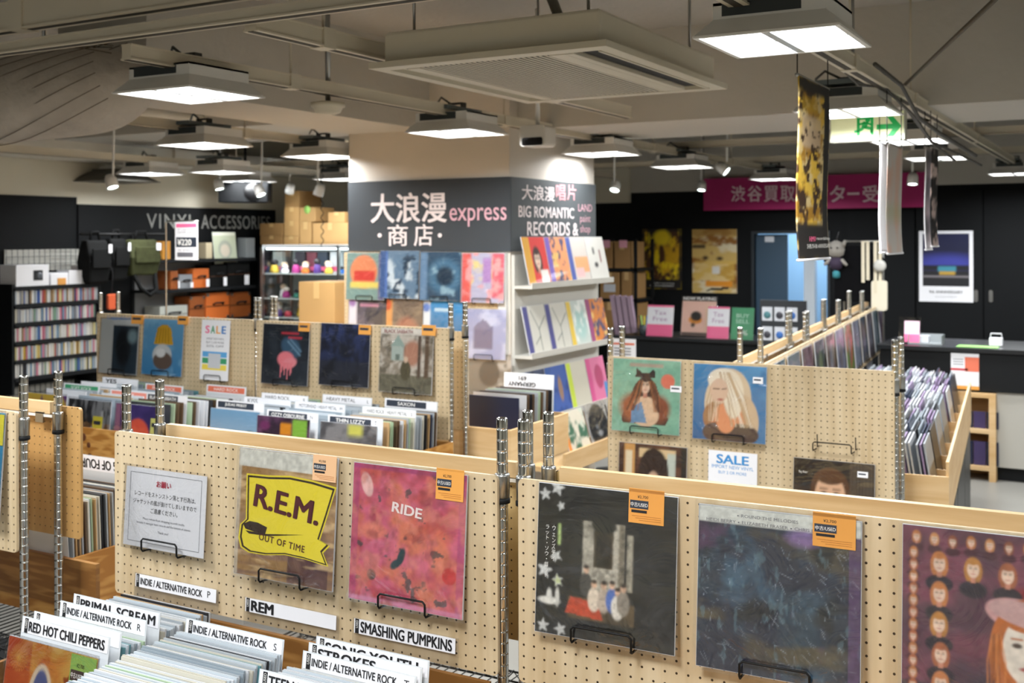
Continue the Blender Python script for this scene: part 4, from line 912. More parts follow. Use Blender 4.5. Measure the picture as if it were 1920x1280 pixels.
# right middle board
A = Art(64); A.fill('#7fb39a').noise('#93c2a8', 5, .5, .7, 81, k=.8).rect(.25, .75, .9, .95, '#c98f84', .6)
A.poly([(.14, .18), (.34, .66), (.5, .82), (.64, .68), (.84, .2), (.8, .12), (.16, .12)], '#4a2c24').ell(.36, .34, .24, .2, '#a8613c', soft=.5).ell(.7, .34, .16, .18, '#8c4a30', soft=.5).poly([(.36, .88), (.44, .82), (.54, .82), (.62, .88), (.64, .76), (.34, .76)], '#2c1c1c')
A.portrait(.49, .64, .11, skin='#e5c3a8', hair='#3a221e', cloth='#e2c0a0').ell(.5, .24, .2, .16, '#e2c0a0').poly([(.28, .12), (.3, .34), (.44, .42), (.52, .14)], '#6d93b8').strands(.42, .7, .3, .3, 14, .007, ['#5a2c1c', '#b06a3c', '#2a1814'], 13, .06).strands(.58, .7, .7, .3, 14, .007, ['#5a2c1c', '#b06a3c', '#2a1814'], 14, .06).grain(.15, 3, 24).ell(.82, .72, .1, .1, '#e07860')
s = album(PC, 1150, 671, A, 'sea green sleeve with a crowned long haired woman', rk=rkC, hookw=.13); small_sticker(s, 1257, 723, 1278, 736, PAPER)
A = Art(72); A.grad('#1f5f96', '#4d97c8', 60).noise('#2d74ac', 4, .5, .7, 83, k=.7).ell(.48, .52, .32, .44, '#d9c2a4', rot=-8).ell(.7, .32, .2, .32, '#d2b696', rot=12).ell(.34, .3, .2, .22, '#a8744c').ell(.5, .22, .24, .3, '#d98458').ell(.36, .1, .22, .14, '#5a4038').ell(.66, .1, .25, .14, '#4c3a38').ell(.46, .3, .14, .2, '#e09468')
A.ell(.36, .66, .14, .18, '#d9b8a0').ell(.42, .8, .22, .16, '#e8dcc8').ell(.56, .6, .14, .3, '#e9dcc6').strands(.44, .9, .7, .2, 26, .006, ['#f0e6d4', '#c2a684', '#b08e68'], 11, .14).strands(.3, .75, .26, .25, 14, .006, ['#e6d4bc', '#a8845c'], 12, .07).ell(.36, .66, .12, .16, '#d9b8a0').line(.28, .68, .36, .68, .008, '#6b4a40').line(.4, .68, .46, .69, .007, '#6b4a40').ell(.38, .54, .04, .015, '#a8504a')
s = album(PC, 1301, 681, A, 'blue sleeve with a blonde figure seen over a bare shoulder', rk=rkC, hookw=.14); small_sticker(s, 1411, 707, 1430, 720, PAPER)
A = Art(48); A.fill('#3c2119').noise('#6b4028', 6, .5, .7, 85).rect(.08, .24, .3, 1, '#d9a25c').rect(.1, .2, .5, .9, '#efe0c0').rect(.3, .84, .82, .95, '#e6c99a').rect(.72, .84, .4, .9, '#cdd4c8').ell(.52, .62, .22, .34, '#2f1a14').ell(.52, .5, .09, .14, '#d9b498').rect(.92, 1, 0, 1, '#1a1512')
s = album(PC, 1161, 828, A, 'brown painted portrait sleeve cut off by the batten below the sea green one')
s = Sheet(PC, 1328, 843, .21, .15, 'white SALE card in blue letters below the blonde portrait sleeve', 'sign', 'sale_card', 3)
MB().box(-.105, .105, -.002, 0, 0, .15).build('paper', PAPER, s.o)
SB = mat('sale_blue', '#3f8fce', .5)
text(s.o, 'SALE', 0, .117, .14, .038, SB, -.0024, .03); text(s.o, 'IMPORT NEW VINYL', 0, .085, .18, .014, SB, -.0024); text(s.o, 'BUY 2 OR MORE', 0, .062, .12, .012, SB, -.0024)
A = Art(56); A.fill('#211d1c').noise('#3a3028', 5, .5, .7, 87).rect(.7, 1, 0, 1, '#5a4f42', .8)
for k in range(8): A.line(.7+.04*k, 0, .7+.04*k, 1, .006, '#332a24')
A.portrait(.46, .56, .3, skin='#e2b694', hair='#5a3a24', cloth='#2a2a30', long=False).ell(.1, .82, .09, .1, '#0e0d0e')
s = album(PC, 1488, 857, A, 'dark sleeve with a brown haired face below the empty hook', w=.32)
text(s.o, 'Big Bear', -.12, .265, .035, .012, WHITEINK, -.0048); small_sticker(s, 1607, 884, 1627, 897, PAPER)
inst('display_hook', hook_mesh(.15, .05), rkC, (PC.hit(1566, 835)[0], 0, PC.hit(1566, 840)[1]))
a, zz = PC.hit(1536, 840)[0], PC.hit(1536, 835)[1]
for x in (a, a+.15): MB().tube([(x, .004, zz), (x, -.03, zz), (x, -.032, zz+.05)], .0022, 5).build('peg_prong', WIRE, rkC)
# ---- bins in front of the middle boards
record_bin('plywood bin of rock records at the middle left with a knotted front board', -5.36, -4.10, 3.735, 4.475, .615, .21, .19, .19, PLY, parts=(-4.81, -4.445))
kn = bpy.data.objects['record_bin.00%d' % (len([o for o in bpy.data.objects if o.name.startswith('record_bin')])-1)]
PK = Plane(-5.36, 3.722, 0)
for px, py, r in ((156, 819, .02), (166, 834, .014), (168, 857, .02)):
    a, z = PK.hit(px, py); MB().lathe([(r, 0), (r*.9, .0012), (r*.3, .0015)], 14).build('knot', KNOT, kn, (a, -.0121, z-.615), (PI/2, 0, 0))
record_bin('plywood bin of metal records before the column with dark name cards', -4.07, -2.875, 3.735, 4.475, .605, .17, .17, .17, PLY, parts=(-3.59, -3.23))
GA = 'records in the middle left bin'; GB = 'records in the middle bin before the column'
ZRA, ZRB = .628, .618
stack(-5.0, 3.95, 4.44, 14, ZRA, 4, 'in the left column, middle left bin', GA)
stack(-4.63, 3.86, 4.42, 16, ZRA, 4, 'in the centre column, middle left bin', GA, dz=-.02)
stack(-4.275, 3.86, 4.36, 18, ZRA, 4, 'in the right column, middle left bin', GA, ['black', 'brown', 'tan', 'green', 'white'], dz=-.03)
def bin_front(u, v, zb, A, label, stk=None, tilt=6):
    t = thing('record_sleeve', label, 'record', (u, v, zb), 0, None, rx=math.radians(-tilt))
    MB().box(-LP/2, LP/2, -.004, 0, 0, LP).build('jacket', PAPERD, t); inst('cover_print', A.mesh(.313, .313, SLEEVE), t, (0, -.0044, .001))
    MB().box(-.163, .163, -.0070, -.0066, 0, .325).build('plastic_sleeve', PLAST, t)
    if stk: sticker(t, stk[0], stk[1], .07, .075, stk[2], -.0056, False)
A = Art(40); A.fill('#2b2c30').noise('#8b8d90', 3, .5, .6, 91, sx=3, sy=.8).rect(.1, .14, 0, .9, '#c8c9ca').rect(.78, .84, 0, .85, '#b9bbbc').poly([(.4, 0), (.5, .55), (.64, .6), (.7, 0)], '#b0b2b4')
bin_front(-4.62, 3.80, ZRA, A, 'black and white sleeve with towering shapes behind the gap at the left', (.07, .2, YELLOW))
A = Art(40); A.fill('#3a2f66').noise('#4b3c7a', 4, .5, .7, 92).ell(.52, .52, .26, .27, '#e2604a').noise('#b9473c', 8, .62, .7, 93, k=0).rect(0, .12, 0, 1, '#c98aa0', .6)
bin_front(-4.272, 3.80, ZRA, A, 'purple sleeve with a round red orange shape between two chrome posts', (.13, .22, mat('pale_lime', '#cfd07a', .5)))
A = Art(24); A.grad('#c44a8a', '#e0c24a').noise('#6a3a8a', 5, .5, .65, 94)
bin_front(-5.0, 3.84, ZRA, A, 'magenta and yellow sleeve half hidden by the left rack', (.1, .25, YELLOW))
for u, v, zt, body, lb, st in ((-5.0, 4.06, .968, 'SOFT ROCK', 'green divider card in the middle left bin', 'green'), (-4.975, 4.3, .975, 'YES', 'white divider card reading YES in front of the middle left pegboard', 'white'),
                           (-4.63, 4.06, .957, 'ROCK', 'salmon divider card behind the black and white sleeve', 'red'), (-4.63, 4.3, .96, 'PROG ROCK', 'orange divider card below the blue sleeve', 'orange'),
                           (-4.27, 3.98, .972, 'BLACK SABBATH', 'dark divider card reading BLACK SABBATH behind a chrome post', 'dark'), (-4.27, 4.40, .965, 'HARD ROCK', 'orange divider card at the right end of the middle left bin', 'orange'),
                           (-5.02, 4.19, .962, '', 'plain white divider card at the far left of the middle bin', 'white')):
    divider(u, v, zt, body, lb, style=st, tilt=5, w=.28, tab=None, wide=.09 if body == 'YES' else None, suffix=None)
stack(-3.77, 4.02, 4.42, 10, ZRB, 4, 'in the JUDAS PRIEST column', GB, dz=.0)
stack(-3.41, 4.0, 4.42, 10, ZRB, 4, 'in the OZZY OSBOURNE column', GB)
stack(-3.05, 3.97, 4.40, 20, ZRB, 4, 'in the THIN LIZZY column', GB, DARKP+['teal', 'green'], dz=-.01)
A = Art(30); A.grad('#c5d8e6', '#7fb0d6').ell(.8, .66, .08, .05, '#5a7a8a', soft=.6)
bin_front(-3.775, 3.955, ZRB, A, 'light blue sleeve below the JUDAS PRIEST card', None, 4)
A = Art(30); A.fill('#3a2a3c').noise('#6d4a6a', 5, .5, .7, 95).rect(.45, .66, .74, .92, '#e0942c').rect(.68, .95, .72, .98, '#8cc04a').ell(.15, .86, .1, .07, '#7a3a6a')
bin_front(-3.425, 3.90, ZRB, A, 'dark sleeve with an orange and green patch below the OZZY OSBOURNE card', None, 4)
A = Art(24); A.fill('#8f8f92').noise('#5c5c60', 5, .5, .65, 96).rect(.5, .75, .84, 1, '#d9d86a')
bin_front(-3.05, 3.90, ZRB, A, 'grey sleeve with a yellow patch below the THIN LIZZY card', None, 4)
for u, v, zt, body, lb, st, sf in ((-3.775, 3.985, .97, 'JUDAS PRIEST', 'dark divider card reading JUDAS PRIEST in the metal bin', 'dark', None), (-3.41, 3.94, .955, 'OZZY OSBOURNE', 'dark divider card reading OZZY OSBOURNE in the metal bin', 'dark', 'N'),
                               (-3.055, 3.95, .955, 'THIN LIZZY', 'dark divider card reading THIN LIZZY in the metal bin', 'dark', 'T'), (-3.05, 4.2, .96, 'HARD ROCK / HEAVY METAL', 'white divider card behind the THIN LIZZY card', 'white', 'S'),
                               (-3.42, 4.15, .966, 'MOTORHEAD / HEAVY METAL', 'white divider card behind the OZZY OSBOURNE card', 'white', 'M'), (-3.77, 4.3, .965, 'HARD ROCK', 'white divider card at the back of the JUDAS PRIEST column', 'white', 'K'),
                               (-3.05, 4.38, .975, 'SAXON', 'dark divider card at the back of the THIN LIZZY column', 'dark', None), (-3.42, 4.36, .972, 'HEAVY METAL', 'white divider card at the back of the OZZY OSBOURNE column', 'white', 'L'),
                               (-3.77, 4.17, .962, 'KISS', 'white divider card in the middle of the JUDAS PRIEST column', 'white', None)):
    divider(u, v, zt, body, lb, style=st, tilt=4, tab=None, suffix=sf, bold=.0, depth=.33)
# ---- bin of the rack behind, right of the post
record_bin('pale pine bin facing the column, right of the chrome post', -4.10, -2.66, 4.68, 5.28, .62, .2, .2, .2, PINE, cols=4)
stack(-2.86, 4.90, 5.2, 10, .633, 3, 'in the pine bin facing the column', 'records in the pine bin facing the column', DARKP, dz=.0)
t = MB().box(-LP/2, LP/2, -.004, .004, 0, .32).build('record_sleeve', mat('plain_navy', '#1b2440', .35), None, (-2.85, 4.83, .633), (0, 0, 0)); tag(t, 'plain navy sleeve at the front of the pine bin beside the chrome post', 'record')
divider(-2.87, 5.24, 1.02, 'GERMANY\n691', 'large white divider card with upside down wording in the pine bin', tilt=3, flip=True, tab=None, hcard=.08, depth=.38)
record_bin('pine bin facing away behind the middle left pegboard', -5.35, -4.16, 4.68, 5.28, .62, .2, .2, .2, PINE, cols=3)
# ---- sign holder with the price card
PS = Plane(0, 5.25, 0)
s, z = PS.hit(311, 415); 
t = thing('sign_holder', 'tall chrome wire sign holder with a price card reading ¥220', 'sign holder', (s, 5.25, .0))
s1, z1 = PS.hit(372, 412)
MB().tube([(0, 0, 0), (0, 0, z-.01), (.012, 0, z), (s1-s, 0, z)], .006, 8).build('frame', CHROME, t)
MB().lathe([(.13, 0), (.13, .008), (.02, .014)], 20).build('base', STEEL, t)
a, zb_ = PS.hit(331, 487); b, zt_ = PS.hit(373, 416)
cdp = MB().box(a-s, b-s, -.012, -.009, zb_, zt_).build('price_card', PAPER, t)
cx = (a+b)/2-s; hh = zt_-zb_; ww = b-a
MB().box(cx-ww*.45, cx+ww*.45, -.0128, -.012, zb_+hh*.34, zb_+hh*.6).build('printed_block', NAVYINK, cdp)
text(cdp, '¥220', cx-ww*.08, zb_+hh*.47, ww*.62, hh*.17, WHITEINK, -.0132, .02)
MB().box(cx-ww*.45, cx+ww*.45, -.0128, -.012, zb_+hh*.86, zb_+hh*.96).build('printed_block', PINK, cdp)
for q in range(3): text(cdp, ('7" / CD CASE', 'OUTER SLEEVE', '25 SHEETS')[q], cx, zb_+hh*(.8-.07*q) if q < 2 else zb_+hh*.26, ww*.75, hh*.045, GREYINK, -.0126)
MB().box(cx-ww*.4, cx+ww*.3, -.0128, -.012, zb_+hh*.08, zb_+hh*.2).build('printed_block', GREYINK, cdp)

# ================================================================== COLUMN DISPLAYS
rkF = thing('column_pegboard', 'pegboard with rows of records on the front of the column', 'display board', (CU0-.02, CV0-.03, .55))
MB().prism_y(rrect(0, 1.17, 0, 1.115, .008), 0, .012).build('pegboard', PEG, rkF)
MB().box(1.175, 1.23, -.004, .029, -.55, 1.115).build('corner_post', mat('corner_white', '#d6d5d0', .5), rkF)
MB().box(0, .04, .012, .0285, 0, 1.1).box(1.1, 1.14, .012, .0285, 0, 1.1).build('spacer', PINE, rkF)
PF = Plane(CU0-.02, CV0-.03, 0)
def rowart(k):
    A = Art(28)
    if k == 0: A.fill('#7f9a94').ell(.45, .6, .36, .36, '#d98a62').rect(.2, .75, .4, .62, '#c9453c').rect(.1, .9, .25, .38, '#d8c86a').rect(.85, 1, 0, 1, '#7a6aa0')
    if k == 1: A.fill('#6a86a0').noise('#c9d6de', 4, .5, .62, 101).noise('#2c4258', 6, .55, .65, 102).rect(0, .2, 0, 1, '#5a7ab8')
    if k == 2: A.fill('#33506a').ell(.6, .5, .4, .36, '#4f7896', soft=.4).ell(.62, .5, .22, .2, '#23384c', soft=.5).noise('#8fb0c2', 5, .62, .75, 103).rect(0, .18, 0, 1, '#6f8fb0')
    if k == 3: A.fill('#b4b2c8').noise('#d9c88a', 4, .55, .7, 104).rect(0, .22, 0, 1, '#d9645e').rect(.72, 1, .1, 1, '#d0606e').noise('#e0a0a0', 6, .55, .7, 105).rect(.5, .7, .4, .9, '#a884b8')
    if k == 4: A.fill('#4a474e').noise('#6b6470', 5, .5, .7, 106).rect(0, .22, 0, 1, '#e0dce4').ell(.1, .88, .09, .09, '#a884b8').rect(.3, .8, .8, .86, '#c48aa0')
    if k == 5: A.fill('#77685c').noise('#94826e', 5, .5, .7, 107).ell(.6, .3, .3, .3, '#b07a64', soft=.4).rect(0, .22, 0, 1, '#e0a05c').ell(.1, .86, .09, .12, '#d0603c')
    if k == 6: A.grad('#2a5a80', '#3f9ad8').rect(0, .2, 0, 1, '#dfe8f0').ell(.1, .85, .09, .09, '#6a8ad0').rect(.3, .75, .78, .84, '#d0e8f4').rect(0, 1, 0, .3, '#4a7a70', .7)
    if k == 7: A.fill('#a4a8ca').noise('#c4c8e0', 4, .5, .7, 108).rect(.25, .7, .2, .62, '#7a7490').poly([(.22, .62), (.48, .8), (.72, .62)], '#84809c')
    if k == 8: A.fill('#b9b9c0').noise('#8a8a94', 5, .5, .7, 109)
    if k == 9: A.fill('#8c8478').noise('#c9c2b8', 5, .5, .65, 110).ell(.5, .6, .24, .26, '#5f5850')
    return A
for k, px, py, lb in ((0, 651, 474, 'sleeve with an orange round emblem at the left of the column'), (1, 713, 470, 'sleeve with a glossy crinkled blue photograph on the column'), (2, 788, 472, 'sleeve with a dark blue swirl on the column'), (3, 866, 474, 'lilac sleeve with red and yellow patches on the column'),
                      (4, 654, 556, 'dark sleeve with a white band in the second row of the column'), (5, 720, 558, 'brown sleeve with an orange band in the second row of the column'), (6, 792, 562, 'bright blue sleeve in the second row of the column'), (7, 869, 578, 'pale lavender sleeve with a small house shape on the column'),
                      (8, 800, 655, 'silvery sleeve in the third row of the column'), (9, 878, 660, 'crinkled grey brown sleeve in the third row of the column')):
    s = album(PF, px, py, rowart(k), lb, rk=rkF, tilt=3, w=.305, p0=0)
    h_ = [c for c in rkF.children if c.name.startswith('display_hook')][-1]; h_.location.z -= .55
s = Sheet(PF, 882, 722, .3, .2, 'green card at the foot of the column board', 'sign', 'green_card', 3); MB().box(-.15, .15, -.002, 0, 0, .2).build('card', mat('mint_green', '#5fb488', .5), s.o)
# right face: three sloping ledges, records four to a ledge
t = thing('column_shelf', 'white unit of sloping ledges on the right face of the column', 'shelf', (CU1+.001, CV0+.02, .35), PI/2)
WSH = mat('shelf_white', '#c6c4bc', .5)
MB().box(0, 1.2, -.02, 0, 0, 1.30).build('back_panel', WSH, t)
PR_ = Plane(CU1+.021, CV0+.02, 90)
ledges = []
for py0 in (538, 672, 800):
    s0, z0_ = PR_.hit(972, py0, .1); ledges.append(z0_)
    MB().box(0, 1.2, -.14, -.02, z0_-.35-.018, z0_-.35).box(0, 1.2, -.14, -.132, z0_-.35, z0_-.35+.018).build('ledge', WSH, t)
MB().box(-.0, 1.2, -.36, -.02, .0, .03).box(0, 1.2, -.36, -.345, .03, .12).build('ledge', PINE, t)
def colart(k):
    A = Art(28)
    sp = ['#d9a23a', '#7a62b8', '#4a5aa0', '#cfcdc6', '#4a4a86', '#4a4a86', '#e0c04a', '#9a4a7a', '#5a6aa8', '#2f5aa0', '#c4d84a', '#d05a90'][k]
    b_ = ['#d8403c', '#e59a6a', '#c8c0b8', '#cfcdc6', '#cbc9bf', '#cbc9bf', '#c2ccc6', '#d0803c', '#3c4a6a', '#3f5fa8', '#ccc8b8', '#d87aa0'][k]
    A.fill(b_)
    if k == 0: A.portrait(.55, .52, .2, hair='#3a2620', cloth='#d8403c').rect(.6, .95, 0, .3, '#f0ece6').rect(0, .3, 0, 1, '#e0a83a')
    elif k in (1, 7): A.noise('#4a4a6a', 5, .55, .66, 120+k).noise('#e8c070', 5, .6, .7, 130+k)
    elif k == 2: A.rect(.3, 1, .2, .55, '#e8a070').rect(.3, .7, .1, .3, '#e0b0b0')
    elif k == 3: A.ell(.4, .35, .1, .06, '#2a2a2c').rect(.3, .4, .6, .75, '#4a4a4c').rect(.65, .72, .4, .7, '#7a3a3a')
    elif k in (4, 5): A.line(.35, .9, .6, .5, .012, '#55605c').line(.6, .5, .95, .75, .012, '#55605c').line(.6, .5, .62, .05, .012, '#55605c').line(.35, .2, .62, .35, .01, '#55605c')
    elif k == 6: A.ell(.6, .5, .3, .36, '#a8cac4', soft=.5).noise('#e8ece6', 6, .5, .7, 140)
    elif k == 8: A.noise('#26304a', 4, .5, .65, 141)
    elif k == 9: A.noise('#2a4a8c', 4, .5, .65, 142).ell(.6, .5, .1, .26, '#a0806a')
    elif k == 11: A.ell(.6, .55, .22, .28, '#b04a70').rect(.8, 1, 0, .4, '#4a8ac0')
    A.rect(0, .22, 0, 1, sp); return A
names = ('yellow spined sleeve with a woman\'s face on red', 'orange illustrated sleeve with a purple spine', 'pastel collage sleeve with a blue spine', 'white sleeve with small black marks',
         'cream sleeve with thin branching lines, left one', 'cream sleeve with thin branching lines, right one', 'pale green washed sleeve with a yellow spine', 'orange patterned sleeve with a purple spine',
         'dusky blue landscape sleeve', 'cobalt blue sleeve with a standing figure', 'plain cream sleeve with a lime spine', 'pink sleeve with a blue corner')
for k in range(12):
    r, c_ = divmod(k, 4)
    z_ = ledges[r]+.003
    album(PR_, 0, 0, colart(k), names[k]+' on the '+('top', 'middle', 'bottom')[r]+' ledge of the column', w=.288, h=.30, tilt=12, plastic=False, gap=.03, s_=.16+.293*c_, z_=z_+.30*math.cos(math.radians(12)), th=.006, jm=PAPERD)
def disc_art(k):
    A = Art(30); A.fill(('#d9d2c0', '#c9cac8', '#cfd0ca')[k]); 
    if k == 0: A.rect(0, .14, 0, 1, '#e08a3c').noise('#3f6a54', 4, .45, .6, 150).noise('#c8d0c0', 6, .6, .7, 151)
    else: A.ell(.5, .5, .47, .49, '#2b3036').noise('#3c444c', 5, .5, .7, 152+k, k=.6).ell(.5, .35, .12, .06, '#b8bcc0').ell(.4, .5, .06, .05, '#8a9098')
    return A
for k in range(3):
    album(PR_, 0, 0, disc_art(k), ('orange edged green sleeve', 'sleeve with a large dark disc', 'second sleeve with a dark disc')[k]+' on the low pine ledge of the column', w=.30, h=.30, tilt=16, plastic=k > 0, gap=.2, s_=.35+.33*k, z_=.384+.30*math.cos(math.radians(16)))

# ================================================================== LEFT WALL: ACCESSORIES
LS = Plane(-7.6, 0, 90)
v0, _ = LS.hit(27, 600); v1, _ = LS.hit(186, 600)
zs = [LS.hit(33, y)[1] for y in (540, 573, 608, 643, 678, 711)]
WS = v1-v0
cds = thing('cd_shelf', 'black slanted shelf unit packed with small cases at the far left', 'shelf', LS.pt(v0, 0), PI/2)
for x in (-.02, WS): MB().box(x, x+.02, -.0, .3, zs[-1]-.12, zs[0]+.03).build('side_panel', BLACK, cds)
MB().box(0, WS, .28, .3, zs[-1]-.1, zs[0]).build('back_panel', BLACK, cds)
for z in zs: MB().box(0, WS, -.01, .28, z-.02, z).box(0, WS, -.012, -.008, z-.02, z+.012).build('shelf', BLACK, cds)
MB().box(0, .03, .1, .28, 0, zs[-1]-.1).box(WS-.03, WS, .1, .28, 0, zs[-1]-.1).build('leg', BLACK, cds)
CDC = ['#bdbbb5', '#b0aa9a', '#a3aab0', '#b8ac7c', '#b0903c', '#5f7a90', '#a04a38', '#26262c', '#84868c', '#6c8a76', '#b06a7a', '#3a5288', '#c9c6c0', '#8f7452']
CDN = ['light grey', 'beige', 'blue grey', 'straw', 'mustard', 'slate blue', 'brick red', 'black', 'mid grey', 'sage', 'dusty pink', 'blue', 'off white', 'tan']
CDM = [MB().box(-.006, .006, 0, .12, 0, .112).mesh('disc_case', mat('case_%d' % i, c, .35)) for i, c in enumerate(CDC)]
CDW = [MB().box(-.009, .009, 0, .12, 0, .118).mesh('disc_case', mat('case_%d' % i, c, .35)) for i, c in enumerate(CDC)]
for r, z in enumerate(zs[1:]):
    x = .012; nth = 0; pal = rnd.sample(range(14), 9)
    while x < WS-.02:
        wide = rnd.random() < .25; nth += 1; ci = rnd.choice(pal+[0, 1, 2, 12])
        o = inst('disc_case', (CDW if wide else CDM)[ci], None, LS.pt(v0+x+(.0095 if wide else .0065), z+.0005, -.002-rnd.uniform(0, .008)), (0, 0, PI/2))
        tag(o, '%s disc case, %s from left, %s row of the far left shelf' % (CDN[ci], ordn(nth), ('top', 'second', 'third', 'fourth', 'lowest')[r]), 'disc case', 'disc cases on the far left shelf'); x += .0195 if wide else .0135
def lbox(P, x0, y0, x1, y1, depth, m, label, cat, name, zb=None, off=0.0, group=None):
    """box whose front fills a pixel rectangle of a plane"""
    a, zt = P.hit(x0, y0, off); b, zb_ = P.hit(x1, y1, off); zb = zb_ if zb is None else zb
    t = thing(name, label, cat, P.pt((a+b)/2, zb, off), P.ang, group)
    w = abs(b-a); MB().box(-w/2, w/2, 0, depth, 0, zt-zb).build('carton', m, t, bevel=.004)
    return t, w, zt-zb
t, w_, h_ = lbox(LS, 30, 497, 92, 536, .2, PAPER, 'white box with a camera picture on top of the disc shelf', 'box', 'product_box', zs[0]+.002)
MB().box(w_*.02, w_*.3, -.003, 0, h_*.3, h_*.75).build('printed_picture', mat('camera_black', '#26282c', .4), t); MB().lathe([(.03, 0), (.03, .003), (.01, .004)], 14).build('printed_lens', mat('lens_grey', '#5a5e64', .3), t, (w_*.2, -.003, h_*.5), (PI/2, 0, 0))
t, w_, h_ = lbox(LS, 95, 512, 128, 530, .15, PAPER, 'small white box with an orange patch beside the camera box', 'box', 'product_box', zs[0]+.002)
MB().box(-.02, .06, -.003, 0, .01, h_*.6).build('printed_patch', mat('patch_orange', '#d99a4c', .5), t)
lbox(LS, 129, 507, 154, 529, .15, PAPER, 'plain white box in the middle of the disc shelf top', 'box', 'product_box', zs[0]+.002)
t, w_, h_ = lbox(LS, 155, 498, 180, 528, .15, mat('grey_box', '#c9c4c4', .5), 'greyish box with a red mark at the right end of the disc shelf top', 'box', 'product_box', zs[0]+.002)
MB().lathe([(.02, 0), (.02, .003)], 12).build('printed_mark', RED, t, (.03, -.001, h_*.35), (PI/2, 0, 0))
def wire_grid(P, x0, y0, x1, y1, label, off=-.3, step=.05):
    a, zt = P.hit(x0, y0, off); b, zb = P.hit(x1, y1, off); m = MB(); n = int((b-a)/step); k = int((zt-zb)/step)
    for i in range(n+1): m.box((b-a)*i/n-.002, (b-a)*i/n+.002, 0, .004, 0, zt-zb)
    for i in range(k+1): m.box(0, b-a, -.004, 0, (zt-zb)*i/k-.002, (zt-zb)*i/k+.002)
    t = thing('wire_grid', label, 'grid panel', P.pt(a, zb, off), P.ang); m.build('grid', WIRE, t)
    MB().box(0, b-a, .02, .03, 0, zt-zb).build('backing', mat('backing_white', '#c9c8c0', .6), t)
wire_grid(LS, 12, 468, 152, 505, 'wire grid panel above the disc shelf'); wire_grid(LS, 14, 716, 190, 765, 'wire grid panel below the disc shelf')
# hanging bags
BAGK = mat('bag_black', '#0e0f0f', .8, spec=.2, var=.2, vs=9); OLIVE = mat('bag_olive', '#3a3d24', .8, spec=.2, var=.6, vs=16)
def bag(px, py, x1, y1, m, label, flap=True, strap=True, off=.05):
    a, zt = LS.hit(px, py, off); b, zb = LS.hit(x1, y1, off); w = b-a; h = zt-zb
    t = thing('shoulder_bag', label, 'bag', LS.pt((a+b)/2, zb, off), PI/2)
    o = MB().add([(-w*.42, -.02, 0), (w*.42, -.02, 0), (w*.5, -.05, h*.5), (w*.46, .0, h), (-w*.46, .0, h), (-w*.5, -.05, h*.5), (-w*.42, .1, 0), (w*.42, .1, 0), (w*.5, .12, h*.5), (w*.46, .07, h), (-w*.46, .07, h), (-w*.5, .12, h*.5)],
         [(0, 1, 2, 5), (5, 2, 3, 4), (7, 6, 11, 8), (8, 11, 10, 9), (1, 7, 8, 2), (2, 8, 9, 3), (6, 0, 5, 11), (11, 5, 4, 10), (4, 3, 9, 10), (6, 7, 1, 0)]).build('bag_body', m, t, bevel=.02)
    if flap: MB().box(-w*.4, w*.4, -.065, -.05, h*.35, h*.8).build('pocket', m, t, bevel=.01)
    if strap: MB().tube([(-w*.35, .02, h*.2), (-w*.25, -.06, -h*.35), (0, -.08, -h*.55), (w*.28, -.06, -h*.4), (w*.4, .02, h*.3)], .018, 6).build('strap', BAGK, t)
    MB().tube([(-w*.2, .03, h), (-w*.15, .03, h+.07), (w*.15, .03, h+.07), (w*.2, .03, h)], .01, 6).build('handle', BAGK, t)
    MB().box(w*.25, w*.40, -.072, -.068, h*.7, h*.9).build('price_tag', PAPER, t)
bag(160, 450, 204, 530, BAGK, 'black shoulder bag hanging beside the disc shelf', strap=False); bag(240, 449, 297, 515, OLIVE, 'olive camouflage shoulder bag with a black strap'); bag(205, 447, 238, 525, BAGK, 'narrow black bag squeezed between two hanging bags', strap=False, off=.02)
MB().tube([LS.pt(LS.hit(150, 440)[0], 1.80, .0), LS.pt(LS.hit(310, 440)[0], 1.80, .0)], .012, 6).build('hang_bar', WIRE); tag(bpy.data.objects['hang_bar'], 'black bar from which the shoulder bags hang', 'bar')
# accessory shelf
a0, _ = LS.hit(292, 500); a1, _ = LS.hit(480, 500)
acc = thing('accessory_shelf', 'black shelf unit of cases under the accessory lettering', 'shelf', LS.pt(a0, 0), PI/2)
zsh = [LS.hit(440, 484)[1], LS.hit(440, 537)[1], LS.hit(440, 596)[1]]
for z in zsh: MB().box(0, a1-a0, -.0, .33, z-.025, z).build('shelf', BLACK, acc)
for x in (0, a1-a0-.03): MB().box(x, x+.03, .3, .33, 0, 1.8).build('upright', BLACK, acc)
wp = MB().box(.03, a1-a0-.03, .315, .32, .6, zsh[0]-.03).build('back_panel', mat('grey_back', '#8d8f90', .6), acc)
A = Art(24); A.fill('#a9b09a').ell(.5, .45, .3, .3, '#8f968a').ell(.5, .42, .2, .2, '#b9b0a0').rect(0, 1, .9, 1, '#c9cbbd')
album(LS, 398, 435, A, 'pale grey green framed sleeve on the top accessory shelf', w=.31, tilt=6, plastic=False, gap=-.15, name='framed_sleeve', cat='record')
lbox(LS, 386, 455, 398, 484, .1, mat('beige_case', '#b9ac90', .5), 'slim beige box on the top accessory shelf', 'box', 'product_box', zsh[0]+.002, off=-.05)
lbox(LS, 462, 446, 478, 484, .12, mat('grey_case', '#6d7274', .5), 'grey upright case at the right end of the top accessory shelf', 'case', 'product_box', zsh[0]+.002, off=-.05)
lbox(LS, 305, 452, 320, 484, .12, mat('amber_case', '#b97f2c', .5), 'amber and black case at the left end of the top accessory shelf', 'case', 'product_box', zsh[0]+.002, off=-.05)
